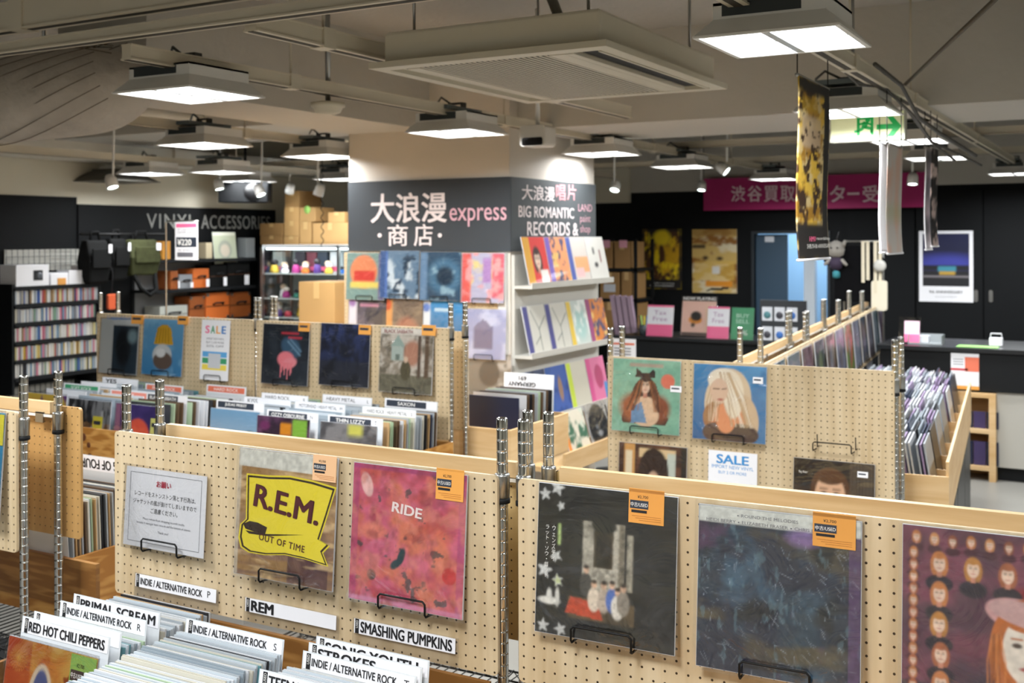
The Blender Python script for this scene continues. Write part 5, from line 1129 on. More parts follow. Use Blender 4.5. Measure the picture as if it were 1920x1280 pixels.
def case(x0, y0, x1, y1, m, zb, label, off=-.06, corners=False, tagc=True):
    t, w, h = lbox(LS, x0, y0, x1, y1, .2, m, label, 'case', 'record_case', zb, off)
    MB().tube([(-w*.2, -.002, h*.55), (-w*.17, -.03, h*.62), (w*.17, -.03, h*.62), (w*.2, -.002, h*.55)], .008, 6).build('handle', BLACK, t)
    MB().box(-w*.5, w*.5, -.004, 0, h*.48, h*.51).build('seam', mat('seam_dark', '#4b2c14', .6), t)
    if corners:
        for x in (-w*.48, w*.38):
            for z in (0, h*.88): MB().box(x, x+w*.1, -.006, .03, z, z+h*.12).build('metal_corner', STEEL, t)
    if tagc: MB().box(w*.15, w*.35, -.036, -.033, .01, h*.45).build('price_tag', PAPER, t)
CASEO = mat('case_orange', '#d9702e', .5); CASEB = mat('case_brownorange', '#9c5424', .5)
case(362, 504, 392, 537, CASEO, zsh[1]+.002, 'small orange record case on the second accessory shelf'); case(336, 515, 361, 537, mat('case_grey', '#8c9094', .5), zsh[1]+.002, 'small grey record case on the second accessory shelf')
case(394, 498, 425, 537, BAGK, zsh[1]+.002, 'black soft case with lime print on the second accessory shelf'); case(427, 492, 468, 537, BAGK, zsh[1]+.002, 'black soft case with red trim at the end of the second accessory shelf'); case(320, 508, 334, 537, CASEB, zsh[1]+.002, 'brown orange case half hidden behind the sign holder')
case(386, 550, 430, 596, CASEO, zsh[2]+.002, 'bright orange record case with metal corners on the lowest accessory shelf', corners=True, tagc=False); case(432, 549, 470, 596, CASEB, zsh[2]+.002, 'brown orange record case with metal corners on the lowest accessory shelf', corners=True, tagc=False); case(356, 556, 384, 596, CASEB, zsh[2]+.002, 'dark orange record case in shade on the lowest accessory shelf', corners=True, tagc=False)
case(300, 575, 352, 596, mat('case_pale', '#b9bcb4', .5), zsh[2]+.002, 'flat pale grey case on the lowest accessory shelf', tagc=False)
# ================================================================== GLASS SHOWCASE AND CARTONS
PV = Plane(0, 8.0, 0); sa, zt = PV.hit(488, 459); sb = CU0-.9
t = thing('glass_showcase', 'lit glass showcase of small colourful goods left of the column', 'showcase', (sa, 8.0, 0)); W_ = sb-sa
for x in (0, W_/2, W_-.025):
    for y in (0, .425): MB().box(x, x+.025, y, y+.025, 0, zt).build('upright', STEEL, t)
MB().box(0, W_, 0, .45, zt-.03, zt).build('top', mat('case_top', '#d8dde0', .4), t); MB().box(0, W_, 0, .45, 0, .5).build('base', PAPERD, t)
MB().box(.03, W_-.03, .05, .09, zt-.045, zt-.031).build('light_strip', mat('strip_glow', '#f2fbff', .5, em='#eefaff', es=4), t)
MB().box(.025, W_-.025, .003, .007, .5, zt-.03).build('glass_pane', GLASS, t); MB().box(-.0, .004, .025, .425, .5, zt-.03).build('glass_pane', GLASS, t)
zg = [PV.hit(540, y)[1] for y in (513, 560, 596)]
for z in zg: MB().box(.02, W_-.02, .03, .43, z-.008, z).build('glass_shelf', mat('shelf_glass', '#cfdcda', .15), t)
MB().box(.03, W_-.03, .43, .44, .5, zt-.03).build('back_panel', mat('case_back', '#b9c4c4', .4), t)
gl = bpy.data.lights.new('strip_lamp', 'AREA'); gl.energy = 4; gl.shape = 'RECTANGLE'; gl.size = W_-.1; gl.size_y = .05; go = bpy.data.objects.new('strip_lamp', gl); link(go, t); go.location = (W_/2, .1, zt-.05)
cols_ = ['#d9485a', '#e8c84a', '#2f6ab8', '#f2f2f2', '#b43a8c', '#3a8c7a', '#e07a2c', '#5a3a8c']
k = 0
for zi, xs_ in ((0, (510, 522, 536, 550, 562, 574, 590, 604, 618, 634)), (1, (520, 538, 552)), (2, (512, 524, 535, 552))):
    for px in xs_:
        x, _ = PV.hit(px, 520, -.15); k += 1; hgt = .06+.07*((k*37) % 10)/10
        f = thing('toy_figure', 'small %s figure, %s on the %s glass shelf of the showcase' % (['red', 'yellow', 'blue', 'white', 'magenta', 'teal', 'orange', 'violet'][k % 8], ordn(xs_.index(px)+1)+' from the left', ('top', 'middle', 'lower')[zi]), 'figure', (x, 8.14+.05*(k % 3), zg[zi]+.001), 0, 'small figures in the glass showcase')
        MB().lathe([(.035, 0), (.04, .02), (.03, hgt*.6), (.02, hgt*.7)], 10).build('body', mat('toy_%d' % (k % 8), cols_[k % 8], .4), f)
        MB().lathe([(.004, hgt*.66), (.03, hgt*.78), (.034, hgt*.95), (.022, hgt*1.12), (.004, hgt*1.16)], 10).build('head', mat('toy_head_%d' % (k % 3), ('#f2e8dc', '#2a2a30', '#e8d0b0')[k % 3], .4), f)
for px, c_, nm in ((514, '#b8c4c0', 'grey'), (556, '#3c3a44', 'dark'), (578, '#7a3a4a', 'wine coloured'), (598, '#2c3c50', 'navy'), (622, '#d8e0e4', 'white')):
    x, _ = PV.hit(px, 490, -.25); 
    f = thing('product_box', 'upright %s box at the back of the showcase' % nm, 'box', (x, 8.3, zg[0]+.001)); MB().box(-.06, .06, 0, .05, 0, .2).build('carton', mat('show_'+nm, c_, .5), f); MB().box(-.05, .05, -.002, 0, .02, .06).build('printed_band', PINK, f)
# cabinet behind with cartons
PX = Plane(0, 8.5, 0); zc_ = PX.hit(570, 462)[1]; ca, _ = PX.hit(484, 462); cb_, _ = PX.hit(665, 462)
t = MB().box(0, cb_-ca, 0, .6, 0, zc_-.002).build('storage_cabinet', BLACK, None, (ca, 8.5, 0)); tag(t, 'tall black cabinet under the stacked cartons', 'cabinet')
for dk_ in (0,): MB().box(.02, cb_-ca-.02, -.01, 0, .1, zc_-.1).build('cabinet_door', BWALL, t)
def carton(P, x0, y0, x1, y1, d, label, zb=None, m=CARD, off=0.0, label2=None):
    t, w, h = lbox(P, x0, y0, x1, y1, d, m, label, 'cardboard box', 'carton_box', zb, off, 'cardboard cartons')
    MB().box(-.025, .025, -.0025, d+.002, h-.0005, h+.002).box(-.025, .025, -.0025, 0, h*.7, h).build('packing_tape', mat('tape_tan', '#c9a671', .4), t)
    if label2: MB().box(-w*.3, w*.3, -.003, 0, h*.25, h*.55).build('paper_label', label2, t)
    return t
zz = PX.hit(570, 441)[1]
for a in ((488, 442, 530, 462, .4, 'carton at the lower left of the stack beside the lettering'), (532, 443, 560, 462, .4, 'carton second from the left on the bottom of the stack'), (562, 416, 584, 462, .4, 'narrow tall carton in the middle of the stack'), (586, 418, 652, 462, .4, 'wide pale carton beside the column chalkboard'),
          (487, 419, 531, 441.5, .4, 'carton on top of the lower left one'), (532.5, 415, 561, 442.5, .4, 'carton in the middle tier of the stack'), (533, 389, 561, 414.5, .4, 'carton in the third tier of the stack'), (562, 389, 591, 415.5, .3, 'carton with a green sticker in the third tier'), (615, 398, 646, 417, .3, 'small carton on top of the wide pale one'), (534, 358, 561, 388.5, .35, 'topmost darker carton of the stack')):
    carton(PX, *a, m=CARDD if 'dark' in a[5] or 'lower' in a[5] else CARD)
st_ = [o for o in bpy.data.objects if o.get('label') == 'carton with a green sticker in the third tier'][0]
MB().lathe([(.04, 0), (.04, .003)], 14).build('sticker', LIME, st_, (0, -.001, .12), (PI/2, 0, 0))
# table with a large carton
t = thing('packing_table', 'plain table behind the middle pegboard under a large carton', 'table', (-5.75, 6.35, 0))
MB().box(0, .9, 0, .5, .99, 1.02).build('table_top', PINE, t)
for x in (.03, .83):
    for y in (.03, .43): MB().box(x, x+.04, y, y+.04, 0, .99).build('leg', STEEL, t)
PT = Plane(0, 6.45, 0); carton(PT, 560, 528, 627, 606, .33, 'large tan carton standing left of the column records', 1.022)
# coiled cord and an orange pouch on the left
pc = Plane(0, 7.6, 0); a, zt = pc.hit(604, 352); _, zb = pc.hit(610, 462)
t = MB().tube([(a+.012*math.cos(k*1.1)*(k > 40), 7.6+.012*math.sin(k*1.1)*(k > 40), HC-.002-(HC-.002-zb)*k/90) for k in range(91)], .004, 5).build('coil_cord', WIRE); tag(t, 'black coiled cord hanging in front of the stacked cartons', 'cord')
a, z = LS.hit(208, 562, .1); t = thing('orange_pouch', 'small orange pouch hanging under the black bags', 'pouch', LS.pt(a, z-.08, .1), PI/2); MB().prism_y(rrect(-.05, .05, 0, .13, .02), -.03, .0).build('pouch', mat('pouch_orange', '#c9562c', .6), t, bevel=.006); MB().tube([(0, -.01, .13), (.02, .0, .3), (0, .05, .52)], .004, 5).build('cord', INK, t)
# ================================================================== MAGENTA BANNER AND POSTERS ON THE BACK WALL
PM = Plane(0, 11.6, 0); a, zt = PM.hit(1319, 335); b, zb = PM.hit(1736, 388)
t = thing('shop_banner', 'long magenta banner with white Japanese characters under the ceiling', 'banner', ((a+b)/2, 11.6, zb)); w_ = b-a; h_ = zt-zb
MB().box(-w_/2, w_/2, 0, .012, 0, h_).build('cloth', mat('magenta_cloth', '#b01e68', .6), t)
for ch, px in zip('渋谷買取センター受付', (1384, 1415, 1446, 1477, 1508, 1538, 1570, 1600, 1632, 1664)):
    s, z = PM.hit(px, 363); 
    if ch == 'ー': text(t, ch, s-(a+b)/2, z-zb, .12, .025, mat('banner_pink', '#f4d9e4', .6), -.002, .02)
    else: text(t, ch, s-(a+b)/2, z-zb, .155, .17, mat('banner_pink', '#f4d9e4', .6), -.002, .02)
for q in (-w_/2, w_/2): MB().tube([(q, .006, h_), (q, .006, HC-zb)], .004, 5).build('cord', WIRE, t)
PW = Plane(0, VB-.004, 0)
def poster(P, x0, y0, x1, y1, A, label, border=0.0, m=PAPER):
    a, zt = P.hit(x0, y0); b, zb = P.hit(x1, y1); w, h = b-a, zt-zb
    t = thing('poster', label, 'poster', P.pt((a+b)/2, zb), P.ang)
    MB().box(-w/2, w/2, -.003, 0, 0, h).build('sheet', m, t); return t, w, h
A = Art(40, 56); A.fill('#17120c').noise('#c99a10', 4, .36, .52, 161).noise('#e8c818', 5, .5, .62, 162).noise('#4a2a10', 6, .55, .66, 163).rect(0, 1, 0, .16, '#14100c').rect(0, .06, 0, 1, '#14100c').rect(.94, 1, 0, 1, '#14100c').rect(0, 1, .96, 1, '#14100c').ell(.5, .86, .22, .12, '#e6c81c', soft=.5)
t, w_, h_ = poster(PW, 1204, 429, 1279, 543, A, 'black poster with a glowing yellow figure on the back wall', m=BLACK)
inst('poster_print', A.mesh(w_-.01, h_-.01, MATTE), t, (0, -.0035, .005)); text(t, 'HMV record shop', .03, h_*.1, w_*.5, h_*.025, WHITEINK, -.005)
text(t, 'SHIBUYA 8th ANNIVERSARY', 0, h_*.06, w_*.6, h_*.025, WHITEINK, -.005)
A = Art(40, 56); A.fill('#c8a860').noise('#d9ccaa', 4, .45, .6, 165, sx=.7, sy=1.8).noise('#8a5a1c', 5, .55, .68, 166, sx=.6, sy=2).rect(0, 1, .9, 1, '#9a7434', .7).rect(0, .3, .7, .76, '#2a2014', .9).rect(.05, .95, .2, .5, '#d8b04c', .6).rect(.3, .9, .1, .19, '#d98a1c').rect(.45, .62, .3, .42, '#d8d6d0').ell(.3, .55, .06, .03, '#3a2a14').ell(.62, .54, .07, .03, '#3a2a14').poly([(.3, .03), (.8, .06), (.82, .1), (.4, .07)], '#241a10')
t, w_, h_ = poster(PW, 1298, 430, 1382, 550, A, 'sepia and orange poster with a collage of a street on the back wall'); inst('poster_print', A.mesh(w_, h_, MATTE), t, (0, -.0035, 0))
PW2 = Plane(0, VB-.033, 0)
A = Art(40, 50); A.grad('#131525', '#0e1440').ell(.5, .42, .7, .18, '#3a3f9a', soft=.9).rect(0, 1, .3, .4, '#15161c').rect(0, 1, 0, .3, '#1a1a1e').rect(.33, .72, .28, .38, '#3f8ca0').rect(.36, .7, .22, .28, '#c09a3a').rect(0, 1, .17, .2, '#8a8488')
t, w_, h_ = poster(PW2, 1723, 433, 1825, 567, A, 'white bordered poster of a blue night landscape on the black sliding door')
inst('poster_print', A.mesh(w_*.86, h_*.74, MATTE), t, (0, -.0035, h_*.22)); text(t, '9th ANNIVERSARY', 0, h_*.14, w_*.62, h_*.04, INK, -.004, .01); text(t, 'record shop SHIBUYA', 0, h_*.07, w_*.4, h_*.02, GREYINK, -.004)
# ================================================================== HANGING BANNERS
def hang_banner(u, pxs, ys, A, label, m=MATTE, back=PAPER, ang=90.0, curl=.0):
    P = Plane(u, 0, ang); a, zt = P.hit(pxs[0], ys[0]); b, _ = P.hit(pxs[1], ys[0]); _, zb = P.hit(pxs[0], ys[1]); w, h = b-a, zt-zb
    t = thing('hanging_banner', label, 'banner', P.pt((a+b)/2, zb), P.ang)
    me = A.mesh(w, h, m); n = len(me.vertices); co = np.empty(n*3, 'f'); me.vertices.foreach_get('co', co); co = co.reshape(-1, 3)
    co[:, 1] = -.003+.012*np.sin(co[:, 2]*7)*(1-co[:, 2]/h)*1.0+curl*(co[:, 0]/w)**2; me.vertices.foreach_set('co', co.ravel()); me.update()
    o = inst('printed_cloth', me, t); sd = o.modifiers.new('thick', 'SOLIDIFY'); sd.thickness = .004; sd.offset = -1
    MB().tube([(-w/2-.01, .002, h), (w/2+.01, .002, h)], .006, 6).build('top_bar', STEEL, t); MB().tube([(-w/2-.012, .0, 0), (w/2+.012, .0, 0)], .005, 6).build('bottom_bar', PAPER, t)
    for q in (-w/2, w/2): MB().tube([(q, .002, h), (q, .002, max(h+.02, 2.383-zb))], .002, 4).build('cord', WIRE, t)
    return t, w, h
A = Art(36, 80); A.fill('#181310').rect(0, .78, .2, .92, '#a87a1c').noise('#e6bc44', 4, .42, .56, 171, sx=1, sy=3).noise('#d8c088', 5, .5, .62, 172, sx=1, sy=3).rect(.1, .7, .62, .8, '#c9b49a', .7).noise('#3a220e', 9, .52, .62, 173, sx=1, sy=2.5).rect(0, 1, 0, .2, '#1a1614').rect(.82, 1, 0, 1, '#15110e').rect(0, 1, .93, 1, '#15110e').rect(.1, .6, .82, .9, '#c9a020', .6)
t, w_, h_ = hang_banner(-.96, (1496, 1553), (140, 488), A, 'tall yellow and black printed banner hanging below the near right light')
tx = text(t, 'HMV', -w_*.25, h_*.115, w_*.2, h_*.028, PINK, -.02, .01); text(t, 'recordshop', w_*.1, h_*.115, w_*.45, h_*.024, WHITEINK, -.02); text(t, 'SHIBUYA 8th ANNIVERSARY', -.02, h_*.075, w_*.75, h_*.024, WHITEINK, -.02)
A = Art(10, 40); A.fill('#cfc9c4').noise('#d9b8a8', 3, .5, .7, 175).rect(0, 1, .3, .45, '#a8ae6a', .4)
hang_banner(-.93, (1664, 1691), (268, 476), A, 'pale hanging banner right of the yellow one with faint print')
A = Art(8, 30); A.fill('#eae9ee')
hang_banner(-1.05, (1650, 1663), (268, 474), A, 'plain white hanging strip in front of the pale banner')
hang_banner(-.93, (1735, 1746), (276, 468), A, 'plain white hanging strip left of the dark banner')
A = Art(10, 40); A.fill('#17161a').noise('#c9b4b0', 3, .55, .62, 176, sx=1, sy=3)
hang_banner(-.90, (1746, 1758), (276, 462), A, 'narrow black hanging banner with a pale curl pattern')
# ================================================================== FAR COUNTER, LEFT PART
PD = Plane(0, 9.9, 0); a, zt = PD.hit(1140, 632); b, _ = PD.hit(1440, 640)
t = thing('service_counter', 'black service counter behind the magenta cards', 'counter', (a, 9.9, 0)); ZCT = PD.hit(1300, 634)[1]
MB().box(0, b-a, 0, .6, 0, ZCT-.03).build('counter_body', BLACK, t); MB().box(-.02, b-a+.02, -.03, .62, ZCT-.03, ZCT).build('counter_top', mat('counter_black', '#1d2023', .3), t)
PE = Plane(0, 9.95, 0)
def easel(x0, y0, x1, y1, label, paint, cat='sign', name='counter_card', tilt=10, base=PAPER, v=9.93):
    a, zt = PE.hit(x0, y0); b, zb = PE.hit(x1, y1); w, h = b-a, zt-ZCT-.002
    t = thing(name, label, cat, ((a+b)/2, v, ZCT+.003), 0, None, rx=math.radians(-tilt))
    MB().box(-w/2, w/2, -.003, 0, 0, h).build('card', base, t); MB().box(-w/2-.006, w/2+.006, -.007, -.0065, 0, h+.006).build('clear_holder', GLASS, t)
    paint(t, w, h); return t
def pk_(t, w, h):
    MB().box(-w/2, w/2, -.0035, -.003, 0, h*.38).build('colour_band', PINK, t); MB().box(-w/2, w/2, -.0035, -.003, h*.94, h).build('colour_band', PINK, t)
    text(t, 'Tax\nFree', 0, h*.66, w*.55, h*.34, mat('pale_violet', '#b48cb0', .6), -.004)
easel(1213, 571, 1262, 632, 'pink and white Tax Free card left of the now playing stand', pk_); easel(1326, 574, 1367, 634, 'pink and white Tax Free card right of the now playing stand', pk_)
def gk_(t, w, h): text(t, 'BUY\nSELL', 0, h*.66, w*.6, h*.3, mat('pale_green', '#c9e8d4', .6), -.004); text(t, '%', w*.1, h*.22, w*.3, h*.16, WHITEINK, -.004)
easel(1371, 576, 1413, 634, 'green card standing on the far counter', gk_, base=GREEN)
def np_(t, w, h):
    A = Art(30); A.fill('#e8bfae').ell(.4, .45, .2, .12, '#d98a2c').ell(.42, .56, .16, .14, '#23201f').ell(.34, .3, .06, .06, '#2a2422').rect(.7, .82, 0, .9, '#e8cfa8', .6).rect(0, 1, 0, .08, '#2c2a2a')
    inst('cover_print', A.mesh(w*.98, h*.86, MATTE), t, (0, -.0045, .01)); hd = MB().box(-w/2, w/2, -.004, .01, h*.9, h).build('header', BLACK, t); text(t, 'NOW PLAYING', 0, h*.95, w*.94, h*.08, WHITEINK, -.006, .02)
easel(1268, 556, 1334, 634, 'now playing stand with a peach coloured sleeve on the far counter', np_, 'record stand', 'record_stand', base=BLACK, v=10.06)
# pen cup, pamphlet holder
x, _ = PE.hit(1204, 620); t = thing('pen_cup', 'dark cup with yellow and blue pens on the far counter', 'pen cup', (x, 10.0, ZCT+.001)); MB().lathe([(.045, 0), (.05, .1), (.045, .1), (.04, .01)], 16).build('cup', mat('cup_grey', '#3c4247', .4), t)
for i in range(5): MB().tube([(.02*math.cos(i*1.3), .02*math.sin(i*1.3), .02), (.05*math.cos(i*1.3), .05*math.sin(i*1.3), .19)], .006, 5).build('pen', (YELLOW, BLUE, LIME, INK, YELLOW)[i], t)
x, _ = PE.hit(1172, 600); t = thing('pamphlet_holder', 'clear holder of mauve pamphlets at the left end of the far counter', 'pamphlet holder', (x, 10.0, ZCT+.001)); MB().box(-.13, .13, -.06, .06, 0, .08).build('holder', GLASS, t)
for i in range(4): MB().box(-.12+.06*i, -.075+.06*i, -.02, .02, .01, .4-.01*i).build('pamphlet', mat('mauve_paper', '#9a8494', .5), t, (0, 0, 0), (0, -.15, 0))
# badge board in front of the doorway
PG = Plane(0, 9.5, 0); a, zt = PG.hit(1425, 562); b, zb = PG.hit(1512, 648)
t = thing('badge_board', 'black board with two rows of badges before the back door', 'display board', ((a+b)/2, 9.5, 0)); w_ = b-a
MB().box(-w_/2, w_/2, 0, .02, zb-.1, zt).build('panel', mat('badge_black', '#262a2e', .5), t); MB().box(-.05, .05, .02, .3, 0, zt*.7).box(-w_/2, w_/2, .02, .3, 0, .03).build('stand', BLACK, t)
for i in range(3):
    for j in range(2):
        z = zt-(.14+.2*j)*(zt-zb)/.45; x = -w_*.34+w_*.27*i
        bd = MB().box(x-.045, x+.045, -.006, 0, z-.06, z+.06).build('badge_card', PAPERD, t); MB().lathe([(.032, 0), (.03, .006), (.01, .008)], 14).build('badge', (mat('badge_teal', '#4a7a80', .3), mat('badge_dark', '#3c3c44', .3), mat('badge_blue', '#3a6ab0', .3))[(i+j) % 3], bd, (x, -.006, z-.01), (PI/2, 0, 0))
# carton shelf behind the column
PQ = Plane(0, 10.9, 0); a, _ = PQ.hit(1112, 500); b, _ = PQ.hit(1193, 500); zq = [PQ.hit(1150, y)[1] for y in (503, 560, 616)]
t = thing('stock_shelf', 'black stock shelf of cartons at the far end right of the column', 'shelf', (a, 10.9, 0)); w_ = b-a
for z in zq+[.4]: MB().box(0, w_, 0, .5, z-.03, z).build('shelf', BLACK, t)
for x in (0, w_-.03):
    for y in (0, .47): MB().box(x, x+.03, y, y+.03, 0, PQ.hit(1150, 448)[1]).build('upright', BLACK, t)
for x0, y0, x1, r, lb in ((1121, 453, 1148, 0, 'carton with a pink tag, upper left on the stock shelf'), (1152, 453, 1181, 0, 'carton with a pink tag, upper right on the stock shelf'), (1125, 510, 1161, 1, 'carton with a white label in the middle of the stock shelf'), (1165, 510, 1184, 1, 'plain carton in the middle right of the stock shelf'), (1128, 566, 1157, 2, 'carton on the lowest row of the stock shelf'), (1160, 568, 1188, 2, 'carton behind the pamphlet holder')):
    c_ = carton(PQ, x0, y0, x1, y0+40, .4, lb, zq[r]+.002, CARDD, .0, PAPERD if 'white label' in lb else None)
    if 'pink' in lb: MB().box(-.03, .06, -.006, -.003, .22, .30).build('tag', mat('pink_tag', '#e8a8bc', .5), c_)
# white sign by the rack post
PN = Plane(0, 7.6, 0); a, zt = PN.hit(1147, 634); b, zb = PN.hit(1192, 668)
t = thing('sign_stand', 'white card with an orange line on a chrome post before the counter', 'sign', ((a+b)/2, 7.6, 0)); MB().tube([(-.12, .02, 0), (-.12, .02, zt+.02)], .012, 10).build('post', CHROME, t); MB().lathe([(.12, 0), (.12, .01), (.02, .016)], 18, (-.12, .02, 0)).build('base', STEEL, t)
w_ = b-a; MB().box(-w_/2, w_/2, 0, .004, zb-.12, zt).build('card', PAPER, t); MB().box(-w_*.45, w_*.45, -.001, 0, zt-.045, zt-.03).build('printed_line', CORAL, t)
for i in range(3): MB().box(-w_*.4, w_*.3, -.001, 0, zt-.075-.022*i, zt-.067-.022*i).build('printed_line', GREYINK, t)
# ================================================================== RIGHT COUNTER
PH = Plane(0, 8.6, 0); a, _ = PH.hit(1650, 690); zt = PH.hit(1812, 660)[1]; zb = PH.hit(1812, 732)[1]
t = thing('service_counter', 'long black counter at the right edge with a wooden cubby below', 'counter', (a, 8.6, 0)); W_ = 3.4
MB().box(0, W_, 0, .02, zb, zt).build('fascia', BLACK, t); MB().box(-.02, W_, -.02, .75, zt, zt+.03).build('counter_top', mat('counter_black', '#1d2023', .3), t); MB().box(0, W_, .3, .75, 0, zb+.1).build('counter_body', BLACK, t)
x1, _ = PH.hit(1868, 800); MB().box(x1-a+.0, W_, .02, .04, .1, zb).build('front_panel', mat('panel_grey', '#b4b1a8', .6), t); MB().box(x1-a, W_, .06, .08, 0, .1).build('plinth', BLACK, t)
x0, _ = PH.hit(1795, 800)
q = thing('cubby_shelf', 'pale wooden cubby shelf under the right counter', 'shelf', (x0, 8.56, 0)); w_ = x1-x0
MB().box(0, .02, 0, .3, 0, zb-.01).build('side_board', PINE, q); MB().box(w_-.045, w_, 0, .3, 0, zb-.01).build('side_board', PINE, q); MB().box(.02, w_-.045, .28, .3, .0, zb-.01).build('back_board', PINE, q)
zs2 = [PH.hit(1840, y)[1] for y in (803, 872)]+[zb-.01]
for z in zs2: MB().box(.02, w_-.045, 0, .28, max(0, z-.03), max(z, .03)).build('shelf', PINE, q)
for j, z in enumerate(zs2[:2]):
    for i in range(3):
        o = MB().box(0, .08, 0, .012, 0, (.12, .17)[j]).build('record_sleeve', mat('cubby_%d' % (i % 2), ('#232a44', '#4a3f6a')[i % 2], .4), None, (x0+.025+.085*i, 8.60, max(z, .03)+.001)); tag(o, 'small %s sleeve, %s in the %s compartment of the cubby' % (('navy', 'violet')[i % 2], ('leftmost', 'middle', 'rightmost')[i], ('upper', 'lower')[j]), 'record', 'sleeves in the cubby shelf')
b0, z0_ = PH.hit(1783, 661); b1, z1_ = PH.hit(1836, 731)
t = thing('counter_poster', 'white and orange notice sheet hung on the right counter front', 'poster', ((b0+b1)/2, 8.597, z1_)); w_ = b1-b0; h_ = z0_-z1_
MB().box(-w_/2, w_/2, -.003, 0, 0, h_).build('sheet', PAPER, t); MB().box(-w_/2, w_/2, -.0035, -.003, 0, h_*.1).build('colour_band', ORANGE, t); MB().box(-w_/2, .02, -.0035, -.003, h_*.52, h_*.58).build('colour_band', RED, t); MB().box(.0, w_/2, -.0035, -.003, h_*.5, h_*.9).build('printed_picture', CORAL, t)
for i in range(3): MB().box(-w_*.42, -w_*.05, -.0035, -.003, h_*(.68+.07*i), h_*(.7+.07*i)).build('printed_line', GREYINK, t)
PI2 = Plane(0, 8.75, 0); zk = zt+.032
a, _ = PI2.hit(1690, 640); t = thing('card_holder', 'clear holder with a pink card on the right counter', 'card holder', (a+.05, 8.75, zk)); MB().box(-.07, .09, -.003, .003, 0, .2).build('clear_holder', GLASS, t, None, (-.15, 0, 0)); MB().box(-.03, .08, -.005, -.004, .01, .17).build('card', mat('pale_pink', '#e8c4d4', .5), t, None, (-.15, 0, 0)); MB().box(-.03, .08, -.0058, -.005, .01, .07).build('colour_band', PINK, t, None, (-.15, 0, 0))
a, _ = PI2.hit(1735, 645); t = thing('plastic_tray', 'clear plastic tray on the right counter', 'tray', (a, 8.8, zk)); MB().box(-.12, .12, -.08, .08, 0, .008).box(-.12, -.114, -.08, .08, .008, .07).box(.114, .12, -.08, .08, .008, .07).box(-.12, .12, .074, .08, .008, .07).build('tray', mat('tray_grey', '#9aa0a2', .25), t); MB().box(-.08, .02, -.04, .05, .01, .06).build('box', PAPERD, t)
a, _ = PI2.hit(1835, 658); t = MB().box(-.14, .14, -.04, .1, 0, .004).build('green_mat', mat('mat_green', '#8fc86a', .5), None, (a, 8.68, zk)); tag(t, 'light green sheet lying on the right counter', 'sheet')
a, _ = PI2.hit(1865, 655); t = thing('paper_bag', 'small white paper bag with a handle on the right counter', 'bag', (a, 8.85, zk)); MB().box(-.045, .045, -.03, .03, 0, .06).build('bag_body', PAPER, t, bevel=.005); MB().tube([(-.04, 0, .06), (-.035, 0, .09), (.035, 0, .09), (.04, 0, .06)], .004, 5).build('handle', PAPER, t)
# ================================================================== RECEDING RACKS AT THE RIGHT
RA = 95.2
RRp = Plane(-1.43, 4.80, RA); RRb = Plane(-1.55, 4.80, RA)
LONGR = 4.9
racks = []
for i in range(4):
    r_ = rack(RRp, 1.2, .8, 1.195, 'receding pegboard rack at the right, number %s from the front' % ('one', 'two', 'three', 'four')[i], depth=.1, shelf_z=.5, posts=(.02, 1.18), s0=1.23*i, fpost=False, collar_z=1.1, pegm=PEG); racks.append(r_)
    b_ = rack(RRb, 1.2, .8, 1.195, 'rack with a pine batten behind the receding pegboards, number %s from the front' % ('one', 'two', 'three', 'four')[i], back=True, batten=True, depth=.4, shelf_z=.5, posts=(.02, 1.18), s0=1.23*i, fpost=False, collar_z=1.1, posty=.0)
cl = [('#5f7f86', '#3f5f74'), ('#6f7480', '#8c90a0'), ('#7a4a56', '#5a3440'), ('#2f3438', '#5c6468'), ('#6b5648', '#8c7a64'), ('#8c8fa4', '#6c7088'), ('#cf6a44', '#7a9a4a'), ('#6c7486', '#8a92a4'), ('#3a4a5c', '#7a6a5a'), ('#4a4048', '#8a8088'), ('#40606a', '#7a8a90'), ('#60506a', '#9088a0')]
for i in range(12):
    A = Art(20); A.fill(cl[i][0]).noise(cl[i][1], 3, .45, .65, 180+i).ell(.5, .5, .2, .3, cl[(i+3) % 12][1], soft=.6, k=.6)
    album(RRp, 0, 0, A, ('%s sleeve in the receding row at the right' % ('steel blue', 'slate grey', 'maroon', 'charcoal', 'brown', 'lavender grey', 'orange', 'blue grey', 'dusk blue', 'plum grey', 'petrol', 'violet grey')[i])+(', nearest' if i == 0 else ''), s_=.25+.395*i, z_=1.175, tilt=5, rk=racks[int((.25+.395*i)/1.23)], p0=1.23*int((.25+.395*i)/1.23))
o = RRp.pt(0, 0, .74)
record_bin('long pine bin of records in front of the receding racks', 0, 2.75, 0, .66, .56, .26, .2, .25, PINE, math.radians(RA), (o[0], o[1]), cols=8)
t = thing('bin_cabinet', 'black base cabinet under the receding record bin', 'cabinet', RRp.pt(.0, 0, .735), math.radians(RA)); MB().box(0, 2.75, 0, .6, 0, .555).build('carcass', BLACK, t)
for i in range(3): MB().box(.02+.91*i, .90+.91*i, -.012, 0, .04, .52).build('cabinet_door', mat('cab_black', '#24272a', .4), t)
RB = MB()
for i in range(8):
    p_ = RRp.pt(.18+.343*i, 0, .70)
    for k in range(34):
        if (k+i*5) % 17 == 3: continue
        M_ = Matrix.Translation((p_[0], p_[1], .575+.03*k/34+rnd.uniform(0, .02)*(1+.8*((k+3*i) % 9 == 0)))) @ Matrix.Rotation(math.radians(RA), 4, 'Z') @ Matrix.Translation((rnd.uniform(-.006, .006), .52*k/34, 0)) @ Matrix.Rotation(math.radians(-9), 4, 'X')
        b8 = MB().box(-.15, .15, -.0035, .0035, 0, .30); RB.add([M_ @ Vector(q) for q in b8.v], b8.f, rnd.randrange(7))
